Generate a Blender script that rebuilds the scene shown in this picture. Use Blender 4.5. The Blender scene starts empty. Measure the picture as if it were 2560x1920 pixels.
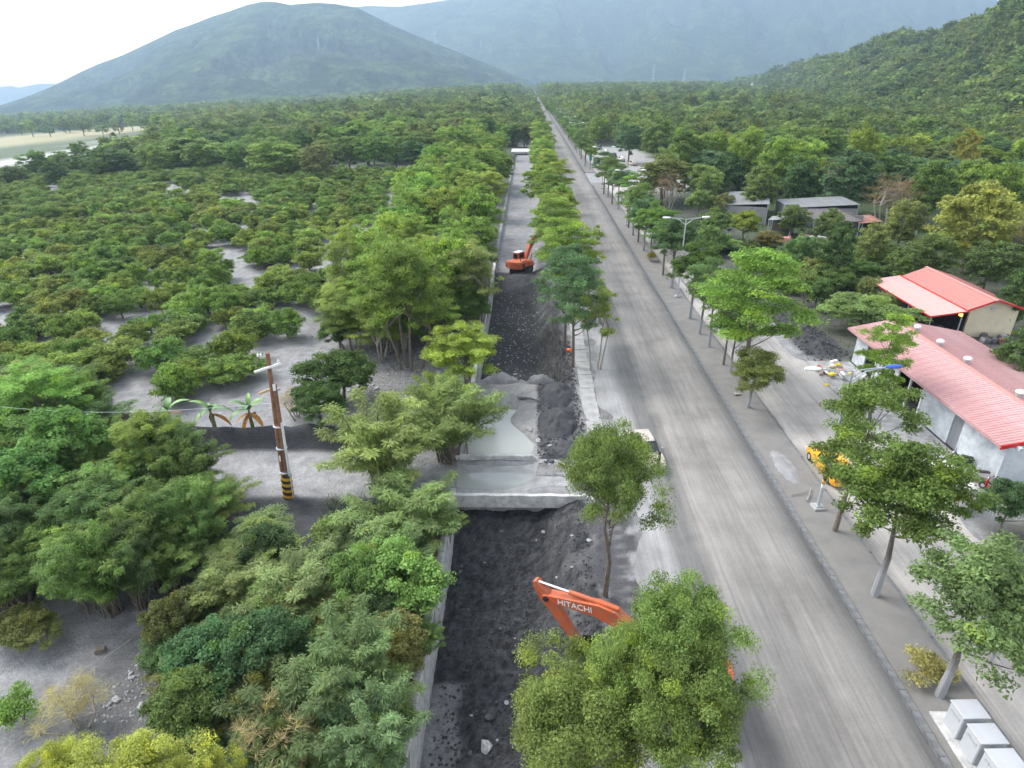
import bpy, bmesh, math, random
import numpy as np
from mathutils import Vector, Matrix, Euler

random.seed(7)
RG = np.random.default_rng(11)
scn = bpy.context.scene
COL = scn.collection
R = math.radians

# ------------------------------------------------------------------ camera
CAM_H = 24.5
FPX = 1550.0                                    # focal length in pixels of a 2560 px wide frame
PITCH = math.atan(760 / FPX); YAW = R(1.59); ROLL = R(0.5)
fwd = Vector((-math.sin(YAW) * math.cos(PITCH), math.cos(YAW) * math.cos(PITCH), -math.sin(PITCH)))
rgt0 = Vector((math.cos(YAW), math.sin(YAW), 0)); up0 = rgt0.cross(fwd)
rgt = rgt0 * math.cos(ROLL) - up0 * math.sin(ROLL); upv = up0 * math.cos(ROLL) + rgt0 * math.sin(ROLL)
cd = bpy.data.cameras.new('camera'); cam = bpy.data.objects.new('camera', cd); COL.objects.link(cam)
cd.sensor_width = 36; cd.lens = 36 * FPX / 2560; cd.clip_start = 0.5; cd.clip_end = 30000
m = Matrix((rgt, upv, -fwd)).transposed().to_4x4(); m.translation = (0, 0, CAM_H)
cam.matrix_world = m
scn.camera = cam

# ------------------------------------------------------------------ sky, sun, exposure
SUN_EL = R(48); SUN_AZ = R(-62)                 # azimuth from +Y towards +X: ahead and to the left
w = bpy.data.worlds.new('World'); scn.world = w; w.use_nodes = True
nt = w.node_tree; nt.nodes.clear()
sky = nt.nodes.new('ShaderNodeTexSky'); sky.sky_type = 'NISHITA'; sky.sun_disc = False
sky.sun_elevation = SUN_EL; sky.sun_rotation = SUN_AZ
sky.air_density = 1.0; sky.dust_density = 2.0; sky.ozone_density = 1.0; sky.altitude = 100
hs = nt.nodes.new('ShaderNodeHueSaturation'); hs.inputs['Saturation'].default_value = 0.28
bg = nt.nodes.new('ShaderNodeBackground'); bg.inputs['Strength'].default_value = 0.15
ow = nt.nodes.new('ShaderNodeOutputWorld')
nt.links.new(sky.outputs[0], hs.inputs['Color']); nt.links.new(hs.outputs[0], bg.inputs[0]); nt.links.new(bg.outputs[0], ow.inputs[0])
sd = bpy.data.lights.new('sun', 'SUN'); sd.energy = 1.1; sd.angle = R(32); sd.color = (1.0, 0.96, 0.90)
sun = bpy.data.objects.new('sun', sd); COL.objects.link(sun)
sdir = Vector((math.sin(SUN_AZ) * math.cos(SUN_EL), math.cos(SUN_AZ) * math.cos(SUN_EL), math.sin(SUN_EL)))
sun.rotation_euler = (-sdir).to_track_quat('-Z', 'Y').to_euler()
sun.location = (0, 0, 60)
scn.view_settings.view_transform = 'Standard'; scn.view_settings.look = 'None'
scn.view_settings.exposure = 1.65; scn.view_settings.gamma = 1.0; scn.view_settings.use_curve_mapping = False
scn.cycles.max_bounces = 4; scn.cycles.diffuse_bounces = 2; scn.cycles.glossy_bounces = 2
scn.cycles.transmission_bounces = 3; scn.cycles.volume_bounces = 0; scn.cycles.transparent_max_bounces = 4
scn.cycles.use_denoising = True; scn.cycles.use_adaptive_sampling = True; scn.cycles.adaptive_threshold = .025

# ------------------------------------------------------------------ numpy noise
def _h(ix, iy, s):
    n = (ix * 374761393 + iy * 668265263 + s * 1442695041) & 0xFFFFFFFF
    n = ((n ^ (n >> 13)) * 1274126177) & 0xFFFFFFFF
    return ((n ^ (n >> 16)) & 0xFFFF) / 65535.0
def vnoise(x, y, s=0):
    x = np.asarray(x, float); y = np.asarray(y, float)
    ix = np.floor(x).astype(np.int64); iy = np.floor(y).astype(np.int64)
    fx = x - ix; fy = y - iy; fx = fx * fx * (3 - 2 * fx); fy = fy * fy * (3 - 2 * fy)
    a = _h(ix, iy, s); b = _h(ix + 1, iy, s); c = _h(ix, iy + 1, s); d = _h(ix + 1, iy + 1, s)
    return (a * (1 - fx) + b * fx) * (1 - fy) + (c * (1 - fx) + d * fx) * fy
def fbm(x, y, s=0, o=4):
    t = 0; a = .5
    for i in range(o):
        t = t + a * vnoise(x * 2 ** i, y * 2 ** i, s + i); a *= .5
    return t / (1 - .5 ** o)
def sst(e0, e1, x):
    t = np.clip((x - e0) / (e1 - e0), 0, 1); return t * t * (3 - 2 * t)

# ------------------------------------------------------------------ terrain height
def terrain(x, y):
    x = np.asarray(x, float); y = np.asarray(y, float)
    d = np.maximum(0, -x - 55)
    z = -0.05 * (d * d / (d + 40))
    near = 1 - sst(150, 400, np.hypot(x, y))
    road = sst(3.0, 4.4, x) * (1 - sst(27.5, 30, x))
    z = z + near * (1 - road) * (fbm(x * .25, y * .25, 3) - .5) * .35
    # canal trench between the left wall and the right bank
    inx = sst(-4.74, -4.70, x)
    rb = 3.2 + (fbm(x * 0 + 1, y * .35, 9) - .5) * 1.0
    rbank = 1 - sst(0.0, 1.0, (x - (rb - 2.6)) / 2.6)
    wild = .30 * (fbm(x * 1.6, y * 1.6, 21) - .5) + .20 * (fbm(x * 4.5, y * 4.5, 22, 2) - .5)
    ridges = .07 * np.sin(y * 9 + 2.5 * fbm(x * .5, y * .5, 5)) * sst(19, 21, y)
    fl_near = -2.55 + wild + ridges * (1 - sst(0, 2, x)) + .55 * sst(17.3, 16.9, y) * sst(-3.3, -2.6, x) + .4 * sst(19.0, 18.5, y) * sst(-2.9, -2.2, x)
    fl_near = fl_near + 1.15 * sst(29.0, 33.2, y)
    pond_d = np.maximum.reduce([(x - (-1.2 + .9 * np.sin((y - 38) * .75))) / 2.2, (y - 45.2) / 2.0])
    fl_pond = -.80 + .5 * sst(-.1, .55, pond_d) + .34 * sst(.4, 1.6, pond_d) + .12 * (fbm(x, y, 31) - .5)
    fl_mid = -2.35 + .20 * (fbm(x * 1.2, y * 1.2, 41) - .5) + .10 * (fbm(x * 5, y * 5, 42, 2) - .5)
    fl_mid = fl_mid + 1.7 * np.exp(-(((y - 87) / 4.6) ** 2)) * (1 - .3 * sst(1, 3, x))
    fl_far = -.75 + .08 * (fbm(x * .6, y * .6, 51) - .5)
    fl = np.where(y < 35.5, fl_near, fl_pond)
    e1 = 50.3 + 1.2 * (fbm(x * .5, y * 0, 61) - .5)
    t = sst(e1, e1 + .9, y); fl = fl * (1 - t) + fl_mid * t
    t = sst(89.0, 91.5, y); fl = fl * (1 - t) + fl_far * t
    tr = inx * rbank
    tr = tr * (1 - sst(246, 247, y) * (1 - sst(262, 263, y))) * (1 - sst(330, 340, y))
    z = z * (1 - tr) + fl * tr
    # rough dark bank right of the canal
    bank = sst(.8, 2.0, x) * (1 - sst(4.2, 4.8, x)) * (1 - sst(95, 120, y))
    z = z + bank * (.55 * (fbm(x * 1.1, y * .9, 71) - .42) + .25 * (fbm(x * 4, y * 4, 72, 2) - .5))
    # mud berm on the far side of the access road, mud heap by the pole, yard bank at right
    bm = np.exp(-((y - 39.7) / .75) ** 2) * sst(-7.5, -10, x) * sst(-30, -26, x)
    z = z + 1.35 * bm * (.8 + .5 * fbm(x * .8, y * .8, 81))
    z = z - .55 * sst(32.9, 31.6, y) * sst(-6.0, -8.0, x) * sst(-24, -18, x) * sst(24, 27, y)
    yb = np.exp(-((x - 29.0) / 1.7) ** 2) * sst(54.5, 57, y) * (1 - sst(76, 80, y))
    z = z + yb * (.75 + 1.0 * (fbm(x * .9, y * .9, 91) - .4) + .35 * (fbm(x * 4, y * 4, 92, 2) - .5))
    dip = np.exp(-(((x + 8) ** 2 + (y - 38.7) ** 2) / 30.))
    return z
def tz(x, y):
    if x < -34 or x > 34 or y > 270:                # away from canal, berm and yard only the broad slope counts
        d = max(0.0, -x - 55); return -0.05 * (d * d / (d + 40))
    return float(terrain(np.array([x]), np.array([y]))[0])
def at(px, py, dz=0.0):
    """ground point seen at a photograph pixel (2560x1920), dz above the terrain"""
    d = fwd * FPX + rgt * (px - 1280) - upv * (py - 960)
    z = dz
    for _ in range(12):
        t = (z - CAM_H) / d.z; x, y = d.x * t, d.y * t
        if y > 2500 or y < 0: break
        z = .5 * z + .5 * ((tz(x, y) if x < -50 else 0.0) + dz)
    return Vector((x, y, z))
def depth(p): return (Vector(p) - Vector((0, 0, CAM_H))).dot(fwd)

# ------------------------------------------------------------------ materials
M = {}
def newmat(name):
    mt = bpy.data.materials.new(name); mt.use_nodes = True
    n = mt.node_tree.nodes; n.clear()
    o = n.new('ShaderNodeOutputMaterial'); b = n.new('ShaderNodeBsdfPrincipled')
    mt.node_tree.links.new(b.outputs[0], o.inputs[0]); M[name] = mt
    return mt, mt.node_tree.nodes, mt.node_tree.links, b
def nz(n, l, co, scale, detail=5, rough=.6, dim='3D'):
    t = n.new('ShaderNodeTexNoise'); t.noise_dimensions = dim; t.inputs['Scale'].default_value = scale
    t.inputs['Detail'].default_value = detail; t.inputs['Roughness'].default_value = rough
    l.new(co, t.inputs['Vector']); return t
def ramp(n, l, fac, stops):
    r = n.new('ShaderNodeValToRGB'); e = r.color_ramp.elements
    while len(e) < len(stops): e.new(.5)
    for k, (p, c) in enumerate(stops):
        e[k].position = p; e[k].color = (*c, 1) if len(c) == 3 else c
    l.new(fac, r.inputs[0]); return r
def mixc(n, l, fac, a, b, mode='MIX'):
    mx = n.new('ShaderNodeMix'); mx.data_type = 'RGBA'; mx.blend_type = mode
    for s, v in ((mx.inputs[0], fac), (mx.inputs[6], a), (mx.inputs[7], b)):
        if hasattr(v, 'is_output'): l.new(v, s)
        elif isinstance(v, (int, float)): s.default_value = v
        else: s.default_value = (*v, 1)
    return mx.outputs[2]
def surf(name, col, rough=.75, scale=4, var=.3, bump=.0, metal=0.0, dirt=None, dscale=1.2, damt=.5, spec=.4):
    mt, n, l, b = newmat(name)
    co = n.new('ShaderNodeTexCoord').outputs['Object']
    t = nz(n, l, co, scale)
    c0 = tuple(max(0, c * (1 - var)) for c in col); c1 = tuple(min(1, c * (1 + var)) for c in col)
    c = ramp(n, l, t.outputs[0], [(.3, c0), (.7, c1)]).outputs[0]
    if dirt:
        d = nz(n, l, co, dscale, 6, .65)
        f = ramp(n, l, d.outputs[0], [(.42, (0, 0, 0)), (.68, (damt,) * 3)]).outputs[0]
        c = mixc(n, l, f, c, dirt)
    l.new(c, b.inputs['Base Color'])
    b.inputs['Roughness'].default_value = rough; b.inputs['Metallic'].default_value = metal
    b.inputs['Specular IOR Level'].default_value = spec
    if bump:
        t2 = nz(n, l, co, scale * 4, 4); bp = n.new('ShaderNodeBump'); bp.inputs['Strength'].default_value = bump; bp.inputs['Distance'].default_value = .05
        l.new(t2.outputs[0], bp.inputs['Height']); l.new(bp.outputs[0], b.inputs['Normal'])
    return mt

def leafmat(name, trans=.45):
    mt, n, l, b = newmat(name)
    o = [x for x in n if x.type == 'OUTPUT_MATERIAL'][0]
    oi = n.new('ShaderNodeObjectInfo'); at_ = n.new('ShaderNodeAttribute'); at_.attribute_name = 'Leaf'
    c = mixc(n, l, 1.0, oi.outputs['Color'], at_.outputs['Color'], 'MULTIPLY')
    hv = n.new('ShaderNodeHueSaturation'); l.new(c, hv.inputs['Color'])
    mr = n.new('ShaderNodeMapRange'); mr.inputs[3].default_value = .78; mr.inputs[4].default_value = 1.22
    l.new(oi.outputs['Random'], mr.inputs[0]); l.new(mr.outputs[0], hv.inputs['Value'])
    mr2 = n.new('ShaderNodeMapRange'); mr2.inputs[3].default_value = .494; mr2.inputs[4].default_value = .512
    ml = n.new('ShaderNodeMath'); ml.operation = 'MULTIPLY'; ml.inputs[1].default_value = 7.31
    fr = n.new('ShaderNodeMath'); fr.operation = 'FRACT'
    l.new(oi.outputs['Random'], ml.inputs[0]); l.new(ml.outputs[0], fr.inputs[0]); l.new(fr.outputs[0], mr2.inputs[0]); l.new(mr2.outputs[0], hv.inputs['Hue'])
    l.new(hv.outputs[0], b.inputs['Base Color']); b.inputs['Roughness'].default_value = .6; b.inputs['Specular IOR Level'].default_value = .18
    tr = n.new('ShaderNodeBsdfTranslucent'); l.new(hv.outputs[0], tr.inputs[0])
    ms = n.new('ShaderNodeMixShader'); ms.inputs[0].default_value = trans
    l.new(b.outputs[0], ms.inputs[1]); l.new(tr.outputs[0], ms.inputs[2]); l.new(ms.outputs[0], o.inputs[0])
    return mt
leafmat('leaf')
surf('bark', (.15, .125, .10), .9, 6, .4, .6)
surf('bark_pale', (.30, .27, .23), .9, 6, .3, .5)
# trunks of the median trees carry a tide line of grey flood silt
mt, n, l, b = newmat('bark_silt')
tc = n.new('ShaderNodeTexCoord'); sp = n.new('ShaderNodeSeparateXYZ'); l.new(tc.outputs['Object'], sp.inputs[0])
t = nz(n, l, tc.outputs['Object'], 3); ad = n.new('ShaderNodeMath'); ad.operation = 'MULTIPLY_ADD'; ad.inputs[1].default_value = 1.2
l.new(t.outputs[0], ad.inputs[0]); l.new(sp.outputs[2], ad.inputs[2])
f = ramp(n, l, ad.outputs[0], [(.0, (1, 1, 1)), (1, (0, 0, 0))]); f.color_ramp.elements[0].position = .0
mr = n.new('ShaderNodeMapRange'); mr.inputs[1].default_value = 2.0; mr.inputs[2].default_value = 3.2; l.new(ad.outputs[0], mr.inputs[0])
c = mixc(n, l, mr.outputs[0], (.27, .275, .29), (.10, .088, .075)); l.new(c, b.inputs['Base Color']); b.inputs['Roughness'].default_value = .9

surf('concrete', (.36, .36, .355), .85, 2.5, .2, .3, dirt=(.17, .17, .17), damt=.75)
surf('concrete_pale', (.55, .55, .54), .85, 2, .16, .3, dirt=(.24, .235, .23), dscale=1.6, damt=.75)
surf('kerbstone', (.125, .132, .142), .85, 3, .3, .25, dirt=(.22, .215, .205), damt=.5)
surf('stone', (.34, .34, .345), .8, 5, .35, .3)
surf('stone_dark', (.11, .112, .118), .8, 5, .35, .3)
surf('wood', (.20, .10, .055), .8, 3, .4, .4, dirt=(.10, .06, .04))
surf('wood_grey', (.30, .27, .24), .85, 4, .3, .4)
surf('pvc', (.62, .63, .64), .5, 2, .1)
surf('steel', (.42, .45, .47), .5, 3, .12, metal=.3)
surf('lamp_blue', (.035, .09, .42), .35, 3, .1)
surf('white_paint', (.72, .73, .73), .5, 3, .08, dirt=(.5, .48, .45), damt=.4)
surf('orange_paint', (.52, .10, .03), .5, 1.6, .15, dirt=(.26, .15, .10), dscale=2.6, damt=.75)
surf('orange_dark', (.30, .06, .02), .5, 3, .15)
surf('black_metal', (.018, .018, .02), .55, 4, .3, dirt=(.09, .09, .09), damt=.4)
surf('rubber', (.02, .02, .021), .85, 8, .3, dirt=(.13, .125, .12), damt=.6)
surf('chrome', (.75, .76, .78), .15, 3, .05, metal=1.0)
surf('glass_dark', (.012, .016, .02), .08, 3, .2, spec=.8)
surf('taxi_yellow', (.72, .34, .012), .3, 2, .06, dirt=(.42, .32, .18), damt=.35)
surf('car_white', (.62, .60, .57), .35, 2, .06, dirt=(.40, .36, .32), damt=.5)
surf('car_dusty', (.46, .41, .36), .5, 2, .1, dirt=(.34, .29, .25), damt=.6)
surf('car_dark', (.02, .03, .032), .35, 2, .2, dirt=(.16, .15, .14), damt=.35)
surf('car_blue', (.03, .12, .32), .35, 2, .15)
surf('red_lens', (.45, .02, .015), .25, 3, .1)
surf('roof_red', (.42, .225, .22), .5, .8, .12, dirt=(.50, .38, .37), dscale=.35, damt=.75)
surf('roof_red_bright', (.45, .19, .165), .42, .8, .08, dirt=(.5, .2, .16), dscale=.4, damt=.4)
surf('roof_pink', (.60, .37, .34), .5, .8, .06, dirt=(.5, .36, .32), damt=.35)
surf('trim_red', (.48, .028, .025), .4, 2, .1)
surf('cream_wall', (.62, .55, .40), .8, 1.5, .05, dirt=(.42, .37, .28), dscale=.7, damt=.4)
surf('white_wall', (.58, .62, .66), .8, 1.2, .08, .1, dirt=(.22, .24, .27), dscale=.55, damt=.85)
surf('inside_shade', (.03, .03, .032), .9, 3, .3)  # near-black colour paints in the shade inside the houses
surf('roller_door', (.20, .21, .23), .6, 2, .1)
surf('tin_grey', (.27, .285, .29), .55, 1.2, .15, metal=.1, dirt=(.24, .20, .17), dscale=.5, damt=.6)
surf('tin_dark', (.085, .085, .09), .6, 1.2, .2, dirt=(.20, .11, .07), dscale=.5, damt=.5)
surf('tin_rust', (.30, .13, .09), .7, 1.2, .25, dirt=(.36, .30, .26), damt=.5)
surf('cabinet_grey', (.44, .455, .48), .5, 1.5, .05, dirt=(.34, .33, .32), damt=.4)
surf('banana_leaf', (.07, .17, .035), .45, 3, .25)
surf('banana_pale', (.13, .25, .06), .45, 3, .2)
surf('banana_dead', (.34, .16, .03), .7, 6, .5)
surf('banana_stem', (.20, .20, .09), .7, 5, .35)
surf('cloth_black', (.016, .016, .019), .85, 6, .2)
surf('cloth_white', (.62, .64, .68), .85, 6, .08)
surf('cloth_blue', (.10, .16, .30), .85, 6, .15)
surf('cloth_grey', (.12, .12, .13), .85, 6, .15)
surf('skin', (.42, .25, .17), .6, 6, .08)
surf('hair', (.01, .009, .008), .6, 6, .2)
surf('bright_yellow', (.72, .55, .03), .45, 3, .08)
surf('sign_green', (.04, .42, .30), .45, 3, .08)
surf('buoy_orange', (.78, .14, .03), .5, 3, .1)
surf('cardboard', (.45, .33, .20), .85, 3, .15)
surf('plastic_white', (.68, .67, .66), .6, 3, .08)
surf('cloth_pink', (.62, .28, .25), .8, 3, .15)
surf('grass_straw', (.34, .25, .13), .9, 6, .35)
surf('mound_green', (.16, .25, .055), .9, .05, .15)
mt, n, l, b = newmat('lamp_glow'); b.inputs['Base Color'].default_value = (.9, .45, .1, 1)
b.inputs['Emission Color'].default_value = (1, .42, .06, 1); b.inputs['Emission Strength'].default_value = 1.6
# silty standing water, base colour lifted to stand in for the bright sky reflection
mt, n, l, b = newmat('silty_water'); tcw = n.new('ShaderNodeTexCoord').outputs['Object']
b.inputs['Base Color'].default_value = (.33, .345, .33, 1); b.inputs['Roughness'].default_value = .06; b.inputs['IOR'].default_value = 1.33
t = nz(n, l, tcw, 1.2, 2); bp = n.new('ShaderNodeBump'); bp.inputs['Strength'].default_value = .03; bp.inputs['Distance'].default_value = .02
l.new(t.outputs[0], bp.inputs['Height']); l.new(bp.outputs[0], b.inputs['Normal'])
# hazard stripes
def stripes(name, ca, cb, sc, mixz=1.0):
    mt, n, l, b = newmat(name); tc = n.new('ShaderNodeTexCoord'); sp = n.new('ShaderNodeSeparateXYZ'); l.new(tc.outputs['Object'], sp.inputs[0])
    a1 = n.new('ShaderNodeMath'); a1.operation = 'ARCTAN2'; l.new(sp.outputs[1], a1.inputs[0]); l.new(sp.outputs[0], a1.inputs[1])
    a2 = n.new('ShaderNodeMath'); a2.operation = 'MULTIPLY_ADD'; a2.inputs[1].default_value = sc; l.new(sp.outputs[2], a2.inputs[0]); l.new(a1.outputs[0], a2.inputs[2])
    a3 = n.new('ShaderNodeMath'); a3.operation = 'SINE'; l.new(a2.outputs[0], a3.inputs[0])
    a4 = n.new('ShaderNodeMath'); a4.operation = 'GREATER_THAN'; a4.inputs[1].default_value = 0; l.new(a3.outputs[0], a4.inputs[0])
    l.new(mixc(n, l, a4.outputs[0], ca, cb), b.inputs['Base Color']); b.inputs['Roughness'].default_value = .6
stripes('hazard', (.03, .026, .02), (.62, .36, .03), 14)

# ground: zone colour stored on the sheet, grain and relief from noise
mt, n, l, b = newmat('ground')
geo = n.new('ShaderNodeNewGeometry').outputs['Position']
a_ = n.new('ShaderNodeAttribute'); a_.attribute_name = 'Zone'
t1 = nz(n, l, geo, .9, 6, .65); t2 = nz(n, l, geo, 7, 5, .7)
f1 = ramp(n, l, t1.outputs[0], [(.3, (.72,) * 3), (.7, (1.25,) * 3)]).outputs[0]
f2 = ramp(n, l, t2.outputs[0], [(.3, (.75,) * 3), (.7, (1.22,) * 3)]).outputs[0]
c = mixc(n, l, 1.0, a_.outputs['Color'], f1, 'MULTIPLY'); c = mixc(n, l, 1.0, c, f2, 'MULTIPLY')
l.new(c, b.inputs['Base Color']); b.inputs['Roughness'].default_value = .85; b.inputs['Specular IOR Level'].default_value = .3
bp = n.new('ShaderNodeBump'); bp.inputs['Strength'].default_value = .8; bp.inputs['Distance'].default_value = .18; l.new(t2.outputs[0], bp.inputs['Height'])
l.new(bp.outputs[0], b.inputs['Normal'])

# dusty carriageway: wheel streaks along the road, wet strip and pale shoulder across it
def roadmat(name, stops, span, x0, streak=.5):
    mt, n, l, b = newmat(name)
    geo = n.new('ShaderNodeNewGeometry').outputs['Position']
    sp = n.new('ShaderNodeSeparateXYZ'); l.new(geo, sp.inputs[0])
    mp = n.new('ShaderNodeMapping'); mp.inputs['Scale'].default_value = (1.0, .018, 1); l.new(geo, mp.inputs[0])
    s1 = nz(n, l, mp.outputs[0], 1.5, 6, .62)
    mp2 = n.new('ShaderNodeMapping'); mp2.inputs['Scale'].default_value = (1.0, .05, 1); l.new(geo, mp2.inputs[0])
    s2 = nz(n, l, mp2.outputs[0], 5.5, 4, .6)
    s3 = nz(n, l, geo, .11, 4, .55); s4 = nz(n, l, geo, 9, 4, .7)
    wob = n.new('ShaderNodeMath'); wob.operation = 'MULTIPLY_ADD'; wob.inputs[1].default_value = 1.6; l.new(s3.outputs[0], wob.inputs[0]); l.new(sp.outputs[0], wob.inputs[2])
    mr = n.new('ShaderNodeMapRange'); mr.inputs[1].default_value = x0 + .8; mr.inputs[2].default_value = x0 + .8 + span; l.new(wob.outputs[0], mr.inputs[0])
    c = ramp(n, l, mr.outputs[0], stops).outputs[0]
    k1 = ramp(n, l, s1.outputs[0], [(.33, (1 - streak,) * 3), (.52, (1,) * 3), (.72, (1 + .35 * streak,) * 3)]).outputs[0]
    k2 = ramp(n, l, s2.outputs[0], [(.3, (.86,) * 3), (.7, (1.1,) * 3)]).outputs[0]
    k3 = ramp(n, l, s4.outputs[0], [(.3, (.92,) * 3), (.7, (1.07,) * 3)]).outputs[0]
    mp3 = n.new('ShaderNodeMapping'); mp3.inputs['Scale'].default_value = (1.0, .012, 1); l.new(geo, mp3.inputs[0]); s5 = nz(n, l, mp3.outputs[0], 3.2, 3, .5)
    k4 = ramp(n, l, s5.outputs[0], [(.36, (1,) * 3), (.40, (.86,) * 3), (.44, (1,) * 3), (.6, (1,) * 3), (.63, (.92,) * 3), (.66, (1,) * 3)]).outputs[0]
    s6 = nz(n, l, geo, .22, 6, .62); k5 = ramp(n, l, s6.outputs[0], [(.36, (.80,) * 3), (.5, (1,) * 3), (.64, (1.14,) * 3)]).outputs[0]
    for k in (k1, k2, k3, k4, k5): c = mixc(n, l, 1.0, c, k, 'MULTIPLY')
    l.new(c, b.inputs['Base Color']); b.inputs['Roughness'].default_value = .8; b.inputs['Specular IOR Level'].default_value = .3
    bp = n.new('ShaderNodeBump'); bp.inputs['Strength'].default_value = .25; bp.inputs['Distance'].default_value = .03; l.new(s2.outputs[0], bp.inputs['Height']); l.new(bp.outputs[0], b.inputs['Normal'])
roadmat('road_main', [(.0, (.27, .27, .27)), (.13, (.33, .33, .33)), (.22, (.18, .178, .175)), (.34, (.15, .147, .143)), (.43, (.265, .251, .234)), (.6, (.21, .201, .19)), (.8, (.25, .236, .22)), (.94, (.17, .166, .16)), (1, (.10, .10, .10))], 10.0, 6.4, .14)
roadmat('road_side', [(.0, (.26, .245, .23)), (.08, (.38, .356, .33)), (.75, (.40, .374, .346)), (.88, (.31, .306, .30)), (1, (.27, .27, .27))], 9.0, 19.6, .14)

# ------------------------------------------------------------------ builders
def link(o, parent=None):
    COL.objects.link(o)
    if parent is not None: o.parent = parent
    return o
def tag(o, label=None, cat=None, group=None, kind=None):
    if label: o['label'] = label
    if cat: o['category'] = cat
    if group: o['group'] = group
    if kind: o['kind'] = kind
    return o
def empty(name, loc=(0, 0, 0), rz=0, label=None, cat=None, group=None):
    o = bpy.data.objects.new(name, None); o.empty_display_size = .3
    COL.objects.link(o); o.location = loc; o.rotation_euler = (0, 0, rz)
    return tag(o, label, cat, group)
class MB:
    def __init__(s): s.v = []; s.f = []
    def add(s, vs, fs):
        k = len(s.v); s.v += [tuple(v) for v in vs]; s.f += [tuple(i + k for i in f) for f in fs]; return s
    def box(s, c, d, rot=None, taper=1.0, bev=0.0):
        x, y, z = d[0] / 2, d[1] / 2, d[2] / 2
        if bev > 0:
            e = min(bev, x * .45, y * .45, z * .45)
            vs = []
            for zz, q in ((-z, e), (-z + e, 0), (z - e, 0), (z, e)):
                xx, yy = x - q, y - q
                vs += [Vector(p) for p in ((-xx + e, -yy, zz), (xx - e, -yy, zz), (xx, -yy + e, zz), (xx, yy - e, zz), (xx - e, yy, zz), (-xx + e, yy, zz), (-xx, yy - e, zz), (-xx, -yy + e, zz))]
            fs = [tuple(range(7, -1, -1)), tuple(range(24, 32))]
            for r_ in range(3):
                for i in range(8): fs.append((r_ * 8 + i, r_ * 8 + (i + 1) % 8, (r_ + 1) * 8 + (i + 1) % 8, (r_ + 1) * 8 + i))
        else:
            vs = [Vector(p) for p in ((-x, -y, -z), (x, -y, -z), (x, y, -z), (-x, y, -z), (-x * taper, -y * taper, z), (x * taper, -y * taper, z), (x * taper, y * taper, z), (-x * taper, y * taper, z))]
            fs = [(3, 2, 1, 0), (4, 5, 6, 7), (0, 1, 5, 4), (1, 2, 6, 5), (2, 3, 7, 6), (3, 0, 4, 7)]
        if rot is not None:
            q = Euler(rot).to_matrix(); vs = [q @ v for v in vs]
        return s.add([v + Vector(c) for v in vs], fs)
    def tube(s, pts, rad, n=8, cap=True):
        pts = [Vector(p) for p in pts]; N = len(pts)
        if not hasattr(rad, '__len__'): rad = [rad] * N
        vs = []; fs = []
        for i, p in enumerate(pts):
            d = (pts[min(i + 1, N - 1)] - pts[max(i - 1, 0)]); d = d.normalized() if d.length > 1e-6 else Vector((0, 0, 1))
            a = d.cross(Vector((0, 0, 1)) if abs(d.z) < .9 else Vector((1, 0, 0))).normalized(); b_ = d.cross(a)
            for k in range(n):
                t = 2 * math.pi * k / n; vs.append(p + (a * math.cos(t) + b_ * math.sin(t)) * rad[i])
        for i in range(N - 1):
            for k in range(n): fs.append((i * n + k, i * n + (k + 1) % n, (i + 1) * n + (k + 1) % n, (i + 1) * n + k))
        if cap: fs.append(tuple(range(n - 1, -1, -1))); fs.append(tuple(range((N - 1) * n, N * n)))
        return s.add(vs, fs)
    def cyl(s, a, b_, r0, r1=None, n=12): return s.tube([a, b_], [r0, r0 if r1 is None else r1], n)
    def lathe(s, prof, c=(0, 0, 0), n=16):
        vs = []; fs = []
        for r_, z in prof:
            for k in range(n): t = 2 * math.pi * k / n; vs.append((c[0] + r_ * math.cos(t), c[1] + r_ * math.sin(t), c[2] + z))
        for i in range(len(prof) - 1):
            for k in range(n): fs.append((i * n + k, i * n + (k + 1) % n, (i + 1) * n + (k + 1) % n, (i + 1) * n + k))
        fs.append(tuple(range(n - 1, -1, -1))); fs.append(tuple(range((len(prof) - 1) * n, len(prof) * n)))
        return s.add(vs, fs)
    def prism(s, prof, y0, y1):
        """profile in x,z extruded along y"""
        n = len(prof); vs = [(x, y0, z) for x, z in prof] + [(x, y1, z) for x, z in prof]
        fs = [tuple(range(n)), tuple(range(2 * n - 1, n - 1, -1))] + [(i, i + n, (i + 1) % n + n, (i + 1) % n) for i in range(n)]
        return s.add(vs, fs)
    def loft(s, secs):
        n = len(secs[0]); vs = [p for q in secs for p in q]; fs = []
        for i in range(len(secs) - 1):
            for k in range(n): fs.append((i * n + k, i * n + (k + 1) % n, (i + 1) * n + (k + 1) % n, (i + 1) * n + k))
        fs.append(tuple(range(n - 1, -1, -1))); fs.append(tuple(range((len(secs) - 1) * n, len(secs) * n)))
        return s.add(vs, fs)
    def mesh(s, name, mat, smooth=False):
        me = bpy.data.meshes.new(name); me.from_pydata(s.v, [], s.f); me.materials.append(M[mat] if isinstance(mat, str) else mat)
        if smooth:
            me.polygons.foreach_set('use_smooth', [True] * len(me.polygons))
            try: me.set_sharp_from_angle(angle=R(40))
            except Exception: pass
        me.update(); return me
    def build(s, name, mat, parent=None, smooth=False, bev=0.0):
        o = bpy.data.objects.new(name, s.mesh(name, mat, smooth)); link(o, parent)
        if bev:
            bv = o.modifiers.new('bevel', 'BEVEL'); bv.width = bev; bv.segments = 2; bv.limit_method = 'ANGLE'
        return o
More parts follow.
